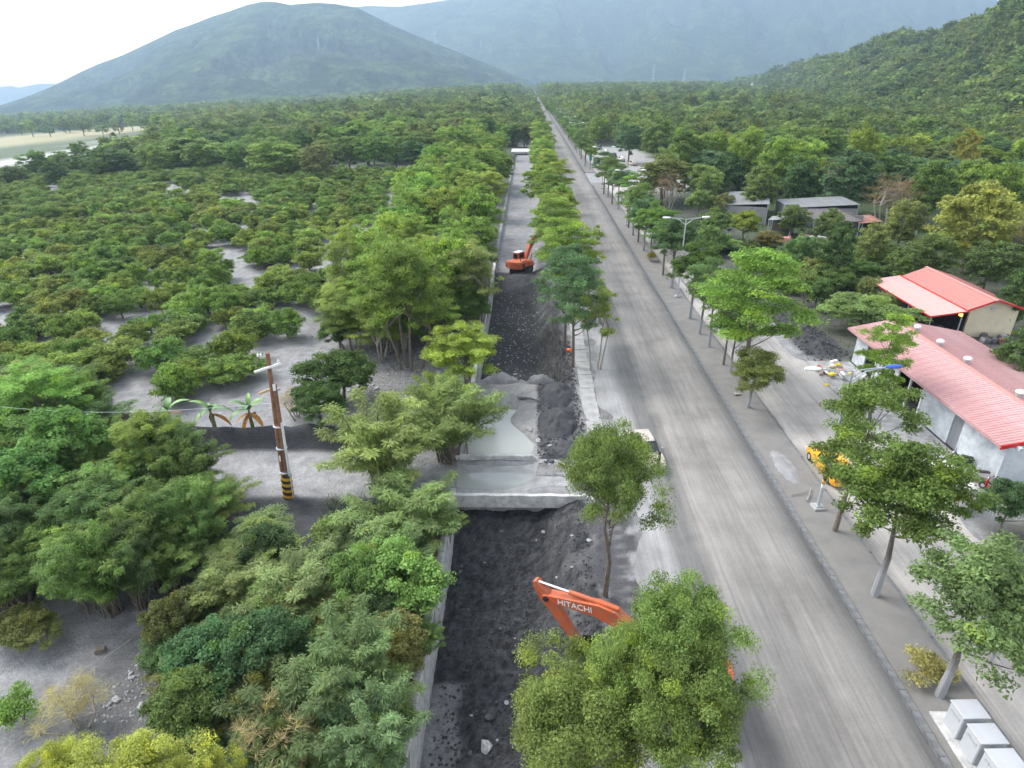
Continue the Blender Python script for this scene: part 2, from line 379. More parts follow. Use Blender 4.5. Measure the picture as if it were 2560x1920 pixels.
def np_mesh(name, V, Fq, mat, colname=None, C=None, smooth=False):
    """mesh from numpy arrays, faces all of the same size"""
    me = bpy.data.meshes.new(name); k = Fq.shape[1]
    me.vertices.add(len(V)); me.vertices.foreach_set('co', V.astype(np.float32).ravel())
    me.loops.add(Fq.size); me.loops.foreach_set('vertex_index', Fq.astype(np.int32).ravel())
    me.polygons.add(len(Fq)); me.polygons.foreach_set('loop_start', np.arange(0, Fq.size, k, dtype=np.int32))
    me.polygons.foreach_set('loop_total', np.full(len(Fq), k, dtype=np.int32))
    if smooth: me.polygons.foreach_set('use_smooth', np.ones(len(Fq), bool))
    me.materials.append(M[mat] if isinstance(mat, str) else mat)
    if colname is not None:
        a = me.color_attributes.new(colname, 'FLOAT_COLOR', 'POINT')
        a.data.foreach_set('color', np.c_[C, np.ones(len(C))].astype(np.float32).ravel())
    me.update(); me.validate(); return me
def copy_tree(o, parent=None):
    c = o.copy(); COL.objects.link(c); c.parent = parent
    for ch in list(o.children): copy_tree(ch, c)
    return c

# ================================================================== SETTING
def axis(segs):
    out = []
    for a, b_, st in segs: out += list(np.arange(a, b_ - 1e-6, st))
    return out
gx = axis([(-60, -24, .8), (-24, -8, .35), (-8, -4.8, .2), (-4.62, 6.6, .16), (6.6, 26, 1.2), (26, 34, .3), (34, 70, 1.5)]) + [-4.74, -4.70]
q = 70; 
while q < 5000: gx.append(q); q *= 1.12
q = -60.8
while q > -5000: gx.append(q); q *= 1.12
gy = axis([(-30, 6, 4), (6, 52, .2), (52, 95, .35), (95, 246, 1.5)]) + [246.0, 247.0, 262.0, 263.0]
q = 265
while q < 5700: gy.append(q); q *= 1.08
gx = np.array(sorted(gx)); gy = np.array(sorted(gy))
GX, GY = np.meshgrid(gx, gy)
GZ = terrain(GX, GY)
def zones(x, y, z):
    silt = np.array([.29, .29, .295]); mud = np.array([.052, .054, .058]); soil = np.array([.075, .08, .055]); dust = np.array([.36, .345, .33])
    green = np.array([.055, .085, .03]); pale = np.array([.43, .42, .41]); straw = np.array([.30, .27, .15]); bank = np.array([.17, .172, .178])
    col = np.empty(x.shape + (3,)); col[:] = silt
    def put(mask, c):
        nonlocal col
        mk = np.clip(mask, 0, 1)[..., None]; col = col * (1 - mk) + np.asarray(c) * mk
    n1 = fbm(x * .12, y * .12, 101); n2 = fbm(x * .8, y * .8, 102); n3 = fbm(x * .03, y * .03, 103)
    put((n2 > .62) * .35, bank)
    # far land
    far = sst(190, 230, y + 40 * (n3 - .5)); put(far * .95, green)
    put(sst(26.5, 29, x) * .9, soil * (1)); put(sst(26.5, 29, x) * sst(.5, .62, n1) * (1 - far), [.085, .085, .08])
    put(sst(34, 40, x) * sst(75, 90, y) * .9, green)
    # river bed far left
    def dist_to(line):
        dm = np.full(x.shape, 1e9)
        for a_p, b_p in zip(line[:-1], line[1:]):
            vx, vy = b_p.x - a_p.x, b_p.y - a_p.y; t = np.clip(((x - a_p.x) * vx + (y - a_p.y) * vy) / (vx * vx + vy * vy), 0, 1); dm = np.minimum(dm, np.hypot(x - a_p.x - t * vx, y - a_p.y - t * vy))
        return dm
    put(1 - sst(50, 75, dist_to(GRS) + 30 * (n1 - .5)), straw); put((1 - sst(9, 15, dist_to(RIV) + 8 * (n1 - .5))), pale * 1.15)
    # left bank soil under the trees by the canal and near foreground
    put(sst(-27, -20, x) * (1 - sst(-5.4, -4.9, x)) * sst(58, 66, y) * .8, soil)
    nearw = sst(-24, -17, x) * (1 - sst(-5.6, -4.8, x)) * (1 - sst(32.5, 33.2, y))
    put(nearw * .85 * sst(.35, .55, n2 + .12), [.10, .10, .10]); 
    put(sst(-21, -18, x) * (1 - sst(-7, -6, x)) * sst(28, 29.5, y) * (1 - sst(32.6, 33.2, y)), mud * 1.3)
    # gravelly grey slope left of the pond
    put(sst(-17, -14, x) * (1 - sst(-6, -5, x)) * sst(41, 43, y) * (1 - sst(58, 63, y)) * .75, [.19, .185, .18])
    put(1.6 * np.exp(-((y - 39.5) / 1.2) ** 2) * sst(-7, -10, x) * sst(-32, -27, x) * 1.3, mud)
    put(sst(33.6, 34.2, y) * (1 - sst(38.0, 38.6, y)) * sst(-34, -30, x) * (1 - sst(-5.5, -4.5, x)) * .9, [.33, .33, .335])
    # canal
    tr = sst(-4.73, -4.70, x) * (1 - sst(3.4, 4.4, x + .9 * (n2 - .5)))
    n4 = fbm(x * 2.6, y * 2.6, 131); n5 = fbm(x * 7, y * 7, 132, 2); near_c = tr * (1 - sst(34, 35.5, y)); put(near_c, mud); col = np.where((near_c > .5)[..., None], col * (.45 + 1.1 * sst(.3, .7, .5 * n4 + .5 * n5))[..., None], col)
    # pale silt skin left on the canal floor beside the wall
    sk = (1 - sst(-3.5, -2.9, x + 1.6 * (n2 - .5))) * (1 - sst(20.3, 21.2, y + 1.2 * (n2 - .5))) * near_c; put(sk * .95, [.25, .25, .255])
    put(near_c * sst(1.0, 2.2, x) * sst(.42, .62, n2) * .8, bank * .7)
    pond = tr * sst(35.5, 36, y) * (1 - sst(49.6, 51, y)); put(pond, [.30, .295, .29]); put(pond * sst(.5, 1.2, x + 1.2 * (n2 - .5)) * sst(36, 38, y), mud * 1.2)
    midc = tr * sst(49.8, 51, y) * (1 - sst(88.5, 91, y)); put(midc, mud * .9)
    farc = tr * sst(88.5, 91, y); put(farc, [.255, .255, .26])
    put(sst(.8, 1.8, x) * (1 - sst(3.8, 4.6, x)) * sst(36, 40, y) * (1 - sst(95, 110, y)) * sst(.36, .5, n2), [.11, .112, .118])
    put(sst(3.6, 4.2, x) * (1 - sst(6.5, 7.2, x)) * sst(.45, .6, n2) * .7 * (1 - sst(120, 200, y)), [.13, .13, .13])
    put(sst(3.0, 3.6, x) * (1 - sst(6.2, 7, x + .8 * (n2 - .5))) * (1 - sst(31, 33, y)) * sst(.3, .45, n2), [.085, .085, .09]); put(sst(3.0, 3.6, x) * (1 - sst(6.2, 7, x)) * (1 - sst(31, 33, y)) * sst(.2, .7, np.sin(y * 7.5 + 3 * n2)) * np.exp(-((x - 5.4) / .35) ** 2 ) * .7, [.2, .2, .2])
    # dark yard bank at right
    yb = np.exp(-((x - 29.2) / 2.2) ** 2) * sst(54, 56.5, y) * (1 - sst(78, 82, y)); put(sst(.3, .6, yb + .3 * (n2 - .5)), mud * 1.1)
    put(sst(26.0, 26.3, x) * (1 - sst(30.5, 31, x)) * sst(30, 33, y) * (1 - sst(54, 56, y)), [.33, .335, .34])
    put(sst(26.0, 27, x) * (1 - sst(42, 44, x)) * sst(82, 92, y) * (1 - sst(120, 130, y)) * sst(.45, .6, n2 + .05), mud * 1.3)
    put(sst(26, 27, x) * (1 - sst(40, 46, x)) * sst(150, 165, y) * (1 - sst(260, 280, y)) * .85, [.34, .335, .33])
    put(sst(60, 66, x) * (1 - sst(150, 160, x)) * sst(385, 392, y) * (1 - sst(470, 480, y)), [.52, .52, .51])
    put(sst(-420, -400, x) * (1 - sst(-255, -240, x)) * sst(900, 930, y) * (1 - sst(1250, 1300, y)), [.26, .34, .10])
    return col
RIV = [at(px, py) for px, py in ((-120, 432), (0, 410), (190, 378), (390, 340))]; GRS = [at(px, py) for px, py in ((-120, 372), (0, 356), (190, 330), (390, 318))]
ZC = zones(GX, GY, GZ)
nx, ny = len(gx), len(gy)
ii = (np.arange(ny - 1)[:, None] * nx + np.arange(nx - 1)[None, :]).ravel()
FQ = np.stack([ii, ii + 1, ii + nx + 1, ii + nx], 1)
ground = link(bpy.data.objects.new('ground', np_mesh('ground', np.stack([GX, GY, GZ], -1).reshape(-1, 3), FQ, 'ground', 'Zone', ZC.reshape(-1, 3), True)))
tag(ground, kind='structure')

def sheet(name, x0, x1, ys, z, mat, jit=0.0, seed=0, jl=True, jr=True):
    vs = []; fs = []
    for i, y in enumerate(ys):
        a = (vnoise(np.array([y * .5]), np.array([0.]), seed)[0] - .5) * jit; b_ = (vnoise(np.array([y * .5]), np.array([9.]), seed)[0] - .5) * jit
        vs += [(x0 + (a if jl else 0), y, z), (x1 + (b_ if jr else 0), y, z)]
        if i: k = 2 * i; fs.append((k - 2, k - 1, k + 1, k))
    return tag(MB().add(vs, fs).build(name, mat), kind='structure')
ysr = list(np.arange(-20, 130, .8)) + list(np.arange(130, 2400, 20))
sheet('road', 6.5, 16.46, ysr, .03, 'road_main', 1.5, 5, True, False)
sheet('side_road', 19.66, 26.6, ysr, .03, 'road_side', .5, 6, False, True)
surf('median_soil', (.175, .171, .165), .95, .9, .16, .4, dirt=(.20, .185, .165), dscale=.8, damt=.7)
mv = MB()
mv.add([(x, y, .10 + .06 * float(vnoise(np.array([x * 1.1]), np.array([y * .6]), 4)[0]) * (1 if 16.8 < x < 19.3 else 0)) for y in ysr for x in (16.72, 17.2, 17.8, 18.4, 19.0, 19.55, 19.6)],
       [(i * 7 + k, i * 7 + k + 1, i * 7 + k + 8, i * 7 + k + 7) for i in range(len(ysr) - 1) if not 165 < ysr[i] < 188 for k in range(6)])
median = tag(mv.build('median', 'median_soil', smooth=True), kind='structure')
# kerb: one stone after another along the near stretch, one long run beyond
kerb = MB()
kerb.box((16.57, 1300, .10), (.26, 2220, .20)); kerb_o = tag(kerb.build('kerb', 'kerbstone'), kind='structure')
ks = MB().box((0, 0, 0), (.27, .99, .30), bev=.012).mesh('kerb_stone', 'kerbstone')
for i in range(154):
    o = link(bpy.data.objects.new('kerb_stone', ks), kerb_o)
    o.location = (16.57 + random.gauss(0, .004), 12.5 + i, .11 + random.gauss(0, .004)); o.rotation_euler = (random.gauss(0, .003), random.gauss(0, .006), random.gauss(0, .003))
lk = MB().box((0, 0, 0), (.14, 1.95, .16), bev=.02).mesh('edge_stone', 'kerbstone')
edge = MB().box((19.64, 1300, .04), (.12, 2220, .14)); edge_o = tag(edge.build('median_edge', 'kerbstone'), kind='structure')
for i in range(77):
    o = link(bpy.data.objects.new('edge_stone', lk), edge_o); o.location = (19.64 + random.gauss(0, .012), 13 + 2 * i, .06 + random.gauss(0, .015)); o.rotation_euler = (0, 0, random.gauss(0, .008))

# walkway slabs along the canal bank
wk = tag(MB().box((5.2, 53.3, -.04), (1.15, 31.8, .06)).build('walkway', 'concrete'), kind='structure')
for i in range(11):
    sl = MB().box((0, 0, 0), (1.28, 2.86, .12), bev=.02).build('paving_slab', 'concrete', wk)
    sl.location = (5.25 + .05 * math.sin(i * 1.7), 38.9 + i * 2.9, -.005); sl.rotation_euler = (random.gauss(0, .012), random.gauss(0, .02), random.gauss(0, .008))

# retaining wall on the left side of the canal, cast in panels
wall = empty('canal_wall', (-4.72, 14, 0), label='long pale concrete retaining wall on the left side of the black canal', cat='wall')
def wallpanel(y0, y1, zb):
    mb = MB(); N = 10
    secs = []
    for i in range(N + 1):
        y = y0 + .015 + (y1 - y0 - .03) * i / N
        j = (vnoise(np.array([y * 1.3]), np.array([3.]), 8)[0] - .5) * .10; t = (vnoise(np.array([y * .7]), np.array([5.]), 8)[0] - .5) * .14
        secs.append([(-.44 + j, y, zb), (.05, y, zb), (-.02 + j * .4, y, .10 + t), (-.06 + j, y, .14 + t), (-.42 + j * 1.5, y, .13 + t)])
    return mb.loft(secs).build('wall_panel', 'concrete_pale', wall)
yy = -8.0
while yy < 19: wallpanel(yy, yy + 3.1, -3.0); yy += 3.1
wall2 = empty('canal_wall', (-4.72, 52, 0), label='pale concrete wall top beside the black excavated canal beyond the pond', cat='wall')
wall, keep = wall2, wall
for k in range(13): wallpanel(-2 + k * 3.1, 1.1 + k * 3.1, -3.0)
wall = keep

# bridge carrying the access road over the canal
br = empty('canal_bridge', (-.6, 35.4, 0), label='small flat concrete bridge over the canal with low parapets and puddled deck', cat='bridge')
MB().box((-.2, 0, -.22), (11.4, 4.7, .40), bev=.03).build('deck', 'concrete', br)
def parapet(x0, x1, y, dx):
    N = 14; secs = []
    for i in range(N + 1):
        x = x0 + (x1 - x0) * i / N; t = .34 + .03 * math.sin(i * 2.1) ; t = t if i < N else .06
        secs.append([(x, y - .14, -.62), (x, y + .14, -.62), (x, y + .14, t - .02), (x, y + .11, t), (x, y - .11, t), (x, y - .14, t - .02)])
    MB().loft(secs).build('parapet', 'concrete_pale', br)
parapet(-4.9, 5.0, -2.42, 0); parapet(-4.6, 1.4, 2.30, 0)
MB().box((.2, -1.75, -.95), (9.2, .30, 1.05), bev=.04).build('edge_beam', 'concrete', br)
fb = empty('canal_bridge', (-1, 254, 0), label='distant pale slab bridge across the silted canal among trees', cat='bridge')
MB().box((0, 0, -.1), (11, 16, .35)).build('deck', 'concrete_pale', fb); MB().box((0, -8.2, .1), (11, .3, .7)).build('parapet', 'concrete_pale', fb)

def poly(name, pts, z, mat):
    c = np.mean(pts, 0); vs = []
    for ring in (1.0, .5): vs += [(c[0] + (p[0] - c[0]) * ring, c[1] + (p[1] - c[1]) * ring, z) for p in pts]
    n_ = len(pts); vs.append((c[0], c[1], z)); fs = [(i, (i + 1) % n_, n_ + (i + 1) % n_, n_ + i) for i in range(n_)] + [(n_ + i, n_ + (i + 1) % n_, 2 * n_) for i in range(n_)]
    return tag(MB().add(vs, fs).build(name, mat), kind='structure')
poly('pond_water', [(-4.66, 37.8), (1.4, 37.8), (1.6, 42), (1.2, 46), (-1, 48), (-4.66, 48)], -.42, 'silty_water')
pud = [(-5.6 + 2.9 * math.cos(t) * (1 + .18 * math.sin(3 * t)) + 2.9, 35.0 + 1.15 * math.sin(t) * (1 + .15 * math.sin(2 * t + 1)) , 0) for t in np.linspace(0, 2 * math.pi, 26)[:-1]]
poly('puddle_water', pud, -.008, 'silty_water')
# silt washed onto the deck edges
def heap(name, cx, cy, rx, ry, h, mat, seed, z0=None, kind='structure'):
    N = 26; xs = np.linspace(-1.15, 1.15, N); X, Y = np.meshgrid(xs, xs)
    d = np.sqrt(X ** 2 + Y ** 2); wx, wy = cx + X * rx, cy + Y * ry
    zb = terrain(wx, wy) if z0 is None else np.full_like(wx, z0)
    Z = zb - .04 - .5 * sst(.8, 1.25, d) + np.clip(1 - d + .5 * (fbm(wx * 1.4, wy * 1.4, seed) - .5), 0, 1) ** .8 * h * (.6 + .8 * fbm(wx * 3, wy * 3, seed + 3, 3))
    i0 = (np.arange(N - 1)[:, None] * N + np.arange(N - 1)[None, :]).ravel()
    me = np_mesh(name, np.stack([wx, wy, Z], -1).reshape(-1, 3), np.stack([i0, i0 + 1, i0 + N + 1, i0 + N], 1), mat, smooth=True)
    return tag(link(bpy.data.objects.new(name, me)), kind=kind)
surf('mud_black', (.045, .047, .052), .85, 3, .4, .8, dirt=(.09, .092, .1), damt=.6)
surf('silt_grey', (.25, .25, .255), .9, 2, .2, .4, dirt=(.15, .15, .155), damt=.6)
heap('silt_heap', -2.2, 37.2, 3.4, .5, .16, 'silt_grey', 5, -.01); heap('silt_heap', 2.0, 33.9, 2.4, .7, .22, 'silt_grey', 6, -.01)
heap('mud_heap', 2.4, 43.0, 1.7, 2.6, .9, 'mud_black', 7); heap('mud_heap', 2.6, 47.8, 1.6, 2.4, 1.0, 'mud_black', 8)
heap('mud_heap', 3.0, 38.9, 1.0, 1.4, .8, 'mud_black', 9)
heap('mud_heap', .9, 50.7, 2.0, 1.0, 1.3, 'silt_grey', 10); heap('mud_heap', -2.6, 50.6, 2.2, .9, 1.0, 'silt_grey', 13)
heap('mud_heap', -.9, 84.6, 3.0, 3.4, 1.0, 'mud_black', 14)
heap('mud_heap', 18.0, 36.8, .9, 2.6, .25, 'silt_grey', 15, .10)

# ---- mountains, lofted ridge to foot
mt, n, l, b = newmat('mountain_forest')
geo = n.new('ShaderNodeNewGeometry').outputs['Position']
t1 = nz(n, l, geo, .012, 7, .7); t2 = nz(n, l, geo, .07, 5, .7)
c = ramp(n, l, t1.outputs[0], [(.38, (.014, .026, .014)), (.5, (.036, .058, .024)), (.62, (.075, .105, .04))]).outputs[0]
k = ramp(n, l, t2.outputs[0], [(.36, (.45,) * 3), (.64, (1.6,) * 3)]).outputs[0]
l.new(mixc(n, l, 1., c, k, 'MULTIPLY'), b.inputs['Base Color']); b.inputs['Roughness'].default_value = 1; b.inputs['Specular IOR Level'].default_value = 0
bp = n.new('ShaderNodeBump'); bp.inputs['Strength'].default_value = 1; bp.inputs['Distance'].default_value = 12; l.new(t2.outputs[0], bp.inputs['Height']); l.new(bp.outputs[0], b.inputs['Normal'])
def ray_at(px, py, Y):
    d = fwd * FPX + rgt * (px - 1280) - upv * (py - 960); t = Y / d.y; return Vector((d.x * t, Y, CAM_H + d.z * t))
def mountain(name, ridge, run, rough, seed, sub=14, rows=70, foot=None, mat='mountain_forest'):
    P = np.array([tuple(p) for p in ridge]); s_ = np.linspace(0, len(P) - 1, (len(P) - 1) * sub + 1)
    rx = np.interp(s_, range(len(P)), P[:, 0]); ry = np.interp(s_, range(len(P)), P[:, 1]); rz = np.interp(s_, range(len(P)), P[:, 2])
    if foot is not None:
        Fp = np.array(foot); fx = np.interp(s_, np.linspace(0, len(P) - 1, len(Fp)), Fp[:, 0]); fy = np.interp(s_, np.linspace(0, len(P) - 1, len(Fp)), Fp[:, 1])
    else: fx, fy = rx * .82, ry - run
    bx, by = 2 * rx - fx, 2 * ry - fy
    T = np.linspace(-1, 1, rows)[:, None]
    ex = np.where(T < 0, fx, bx); ey = np.where(T < 0, fy, by); a = np.abs(T)
    X = rx * (1 - a) + ex * a; Y = ry * (1 - a) + ey * a
    prof = (1 - a) ** 1.05
    sp_ = (fbm(X / rough, Y / rough, seed, 6) - .5) * 2.6 + .5 * (np.abs(fbm(X / (rough * .5), Y / (rough * 1.3), seed + 9, 4) - .5) * -4 + .5)
    base = terrain(X, Y) - 8
    Z = base + (rz - base) * prof * (1 + 1.5 * np.minimum(sp_ - .25, .0) * np.minimum(a * 3, 1) * a * (1 - a) * 2) + sp_ * rough * .05 * a
    i0 = (np.arange(rows - 1)[:, None] * len(s_) + np.arange(len(s_) - 1)[None, :]).ravel(); K = len(s_)
    me = np_mesh(name, np.stack([X, Y, Z], -1).reshape(-1, 3), np.stack([i0, i0 + 1, i0 + K + 1, i0 + K], 1), mat, smooth=True)
    return tag(link(bpy.data.objects.new(name, me)), kind='structure')
lm = [(-180, 330), (0, 282), (60, 252), (122, 220), (203, 179), (250, 158), (305, 138), (386, 100), (440, 74), (488, 57), (530, 40), (570, 28), (620, 10), (659, 2), (690, 3), (724, 10), (793, 5), (840, 8), (895, 18), (960, 52), (1040, 88), (1120, 120), (1200, 152), (1290, 190), (1340, 212)]
mountain('mountain', [ray_at(x, y, 2500 + (350 if x < 600 else 0) * (600 - x) / 600) for x, y in lm], 1050, 230, 3, 22, 120)
bm_ = [(760, 40), (850, 18), (920, 12), (1000, 14), (1060, 6), (1150, -8), (1250, -30), (1400, -55), (1560, -70), (1750, -75), (1950, -75), (2150, -65), (2300, -55), (2420, -35), (2480, -6), (2520, 8), (2600, 40), (2720, 90), (2800, 130)]
mountain('mountain', [ray_at(x, y, 4300) for x, y in bm_], 1300, 420, 13)
mountain('mountain', [ray_at(x, y, 5000) for x, y in [(-400, 232), (-200, 222), (-60, 218), (0, 213), (25, 210), (45, 216), (100, 205), (140, 205), (220, 212), (330, 230), (450, 245)]], 500, 300, 23, 6, 20)
# ---- forested hill on the right
hill_r = [(2900, -70, 330), (2700, -30, 400), (2560, 10, 450), (2514, 40, 500), (2473, 66, 545), (2403, 86, 600), (2349, 106, 660), (2246, 112, 715), (2218, 128, 750), (2144, 148, 840), (2061, 164, 950), (1987, 181, 1100), (1905, 204, 1300), (1840, 216, 1600)]
HR = [ray_at(x, y, Y) for x, y, Y in hill_r]; HR = [Vector((p.x, p.y, p.z - 7)) for p in HR]
hfoot = [(250, 190), (228, 250), (216, 296), (218, 344), (222, 430), (270, 560), (350, 828), (480, 1300)]
hill = mountain('hill', HR, 0, 60, 33, 10, 50, hfoot)

# ================================================================== VEGETATION
def unit(a): return a / np.maximum(np.linalg.norm(a, axis=1, keepdims=True), 1e-6)
def leaves(cen, rad, per, ll, lw, rng, up=.5, droop=0.0, spread=.65, shell=.5, narrow=False, colvar=.28, yellow=.06):
    """clumps of single leaves: cen (N,3) clump centres, rad (N,3) clump radii"""
    N = len(cen); K = per
    d = unit(rng.normal(size=(N * K, 3))); d[:, 2] = np.where(d[:, 2] < -.35, -d[:, 2] * .6, d[:, 2])
    r = rng.uniform(0, 1, (N * K, 1)) ** shell
    idx = np.repeat(np.arange(N), K)
    P = cen[idx] + d * r * rad[idx]
    nrm = unit(d * .7 + np.array([0, 0, up]) + rng.normal(size=d.shape) * spread)
    t = unit(np.cross(nrm, rng.normal(size=d.shape)))
    if droop: t = unit(np.c_[d[:, :2], -droop + 0 * d[:, 2]] + rng.normal(size=d.shape) * .35); nrm = unit(np.cross(np.cross(t, np.array([0, 0, 1.]) + nrm * .4), t))
    s_ = np.cross(nrm, t); L = ll * rng.uniform(.65, 1.35, (N * K, 1)); Wd = lw * rng.uniform(.7, 1.3, (N * K, 1))
    bend = nrm * L * .12
    V = np.stack([P - t * L * .5, P + s_ * Wd * .5 - bend * .2, P + t * L * .5 - bend, P - s_ * Wd * .5 - bend * .2], 1).reshape(-1, 3)
    F_ = np.arange(len(V)).reshape(-1, 4)
    cl = rng.uniform(1 - colvar, 1 + colvar, (N, 1))[idx] * rng.uniform(1 - colvar, 1 + colvar, (N * K, 1))
    C = np.repeat(cl, 3, 1); yl = (rng.uniform(0, 1, N) < yellow)[idx] | (rng.uniform(0, 1, N * K) < yellow * .5)
    C[yl] *= np.array([1.3, 1.22, .8])
    return V, F_, np.repeat(C, 4, 0)
def limbs(base_r, fork, top, targets, rng, sides=6, curve=.25):
    """tapered trunk to the fork, then limbs bending out to the clump centres"""
    mb = MB(); lean = rng.normal(size=2) * .12
    tr = [(0, 0, -.35), (lean[0] * .4, lean[1] * .4, fork * .5), (lean[0], lean[1], fork)]
    mb.tube(tr, [base_r * 1.25, base_r, base_r * .82], sides + 2, cap=False)
    F0 = Vector(tr[-1]); zt = max(t_[2] for t_ in targets); ld = max(.3, (zt - fork) * .62)
    L1 = F0 + Vector((rng.normal() * .25, rng.normal() * .25, ld)); mb.tube([F0, F0.lerp(L1, .5) + Vector((rng.normal() * .08, rng.normal() * .08, 0)), L1], [base_r * .82, base_r * .55, base_r * .2], sides, cap=False)
    for tg in targets:
        tg = Vector(tg); hd_ = math.hypot(tg.x - F0.x, tg.y - F0.y)
        u_ = min(1, max(0, (tg.z - hd_ * rng.uniform(.45, .9) - fork) / ld)); S0 = F0.lerp(L1, u_)
        midp = S0.lerp(tg, .5) + Vector((rng.normal() * curve, rng.normal() * curve, -abs(rng.normal()) * curve * .6))
        pts = [S0 * (1 - t) ** 2 + midp * 2 * t * (1 - t) + tg * t * t for t in (0, .25, .5, .75, 1)]
        r0 = base_r * rng.uniform(.3, .5) * (1 - .45 * u_)
        mb.tube(pts, [r0, r0 * .75, r0 * .5, r0 * .33, r0 * .12], sides, cap=False)
    return mb
PROTO = {}
def proto(name, crown, trunk, zc, Rr, H): PROTO[name] = dict(crown=crown, trunk=trunk, zc=zc, R=Rr, H=H)
def shell_pts(n_, rx, rz, zc, rng, lo=.45, flat=-.45):
    d = unit(rng.normal(size=(n_ * 3, 3))); d = d[d[:, 2] > flat][:n_]
    return d * rng.uniform(lo, 1, (len(d), 1)) * np.array([rx, rx, rz]) + np.array([0, 0, zc])
def round_tree(nm, seed, H, Rr, zc, nclump, per, ll, lw, rc=.34, trunk_r=.16, fork=.35, bark='bark', lo=.45, nl=12, flatc=.7, flat=-.45, **kw):
    rng = np.random.default_rng(seed)
    c = shell_pts(nclump, Rr * .80, (H - zc) * .82, zc, rng, lo, flat); ph = rng.uniform(0, 6.28); an = np.arctan2(c[:, 1], c[:, 0])
    c[:, :2] *= (1 + .22 * np.sin(2 * an + ph) + .16 * np.sin(3 * an + ph * 2))[:, None]
    r_ = Rr * rc * rng.uniform(.65, 1.25, (len(c), 1)) * np.array([1, 1, flatc])
    V, F_, C = leaves(c, r_, per, ll, lw, rng, **kw)
    me = np_mesh(nm + '_crown', V, F_, 'leaf', 'Leaf', C)
    tg = c[rng.choice(len(c), min(nl, len(c)), False)]
    tm = limbs(trunk_r, H * fork, H, tg, rng).mesh(nm + '_trunk', bark, True)
    proto(nm, me, tm, zc, Rr, H)
def feather_tree(nm, seed, H, Rr, zc, nclump, per, ll, lw, stems=3, bark='bark', rc=.26, **kw):
    rng = np.random.default_rng(seed)
    c = shell_pts(nclump, Rr * .85, (H - zc) * .9, zc, rng, .3, -.75); r_ = Rr * rc * rng.uniform(.6, 1.3, (len(c), 1)) * np.array([1, 1, .6])
    kw.setdefault('droop', .45); kw.setdefault('shell', .6)
    V, F_, C = leaves(c, r_, per, ll, lw, rng, **kw)
    me = np_mesh(nm + '_crown', V, F_, 'leaf', 'Leaf', C)
    mb = MB()
    for s_ in range(stems):
        tg = c[rng.choice(len(c), 5, False)]; b0 = Vector((rng.normal() * .35, rng.normal() * .35, -.3)); fk = Vector((b0.x * 2.4, b0.y * 2.4, H * rng.uniform(.3, .45)))
        mb.tube([b0, b0.lerp(fk, .5) + Vector((rng.normal() * .1, 0, 0)), fk], [.10, .08, .065], 6, cap=False)
        for q_ in tg:
            q_ = Vector(q_); md = fk.lerp(q_, .5) + Vector((0, 0, .3)); mb.tube([fk, md, q_], [.05, .035, .012], 5, cap=False)
    proto(nm, me, mb.mesh(nm + '_trunk', bark, True), zc, Rr, H)
for k in range(3):
    round_tree(f'street{k}', 20 + k, 9.2, 3.3, 6.0, 120, 210, .18, .09, .19, .17, .27, 'bark_silt', lo=.3, nl=18)
for k in range(2):
    round_tree(f'big{k}', 30 + k, 9.5, 4.2, 6.6, 190, 270, .135, .06, .155, .17, .25, 'bark', lo=.25, nl=30, flatc=.75)
for k in range(3):        # layered umbrella crowns
    rng = np.random.default_rng(40 + k); cl = []
    for tier, (zt, rt, nn) in enumerate(((4.6, 2.5, 16), (6.4, 3.4, 30), (8.2, 3.1, 28), (9.6, 1.9, 14))):
        for q_ in range(nn):
            a = rng.uniform(0, 6.28); rr_ = rt * rng.uniform(.25, 1.0); cl.append((rr_ * math.cos(a), rr_ * math.sin(a), zt + rng.normal() * .25))
    cl = np.array(cl); V, F_, C = leaves(cl, np.array([[.85, .85, .36]]) * rng.uniform(.7, 1.2, (len(cl), 1)), 250, .19, .095, rng, up=.8)
    proto(f'tier{k}', np_mesh(f'tier{k}_crown', V, F_, 'leaf', 'Leaf', C), limbs(.16, 3.0, 10, cl[rng.choice(len(cl), 16, False)], rng).mesh(f'tier{k}_trunk', 'bark', True), 6.8, 3.7, 10.2)
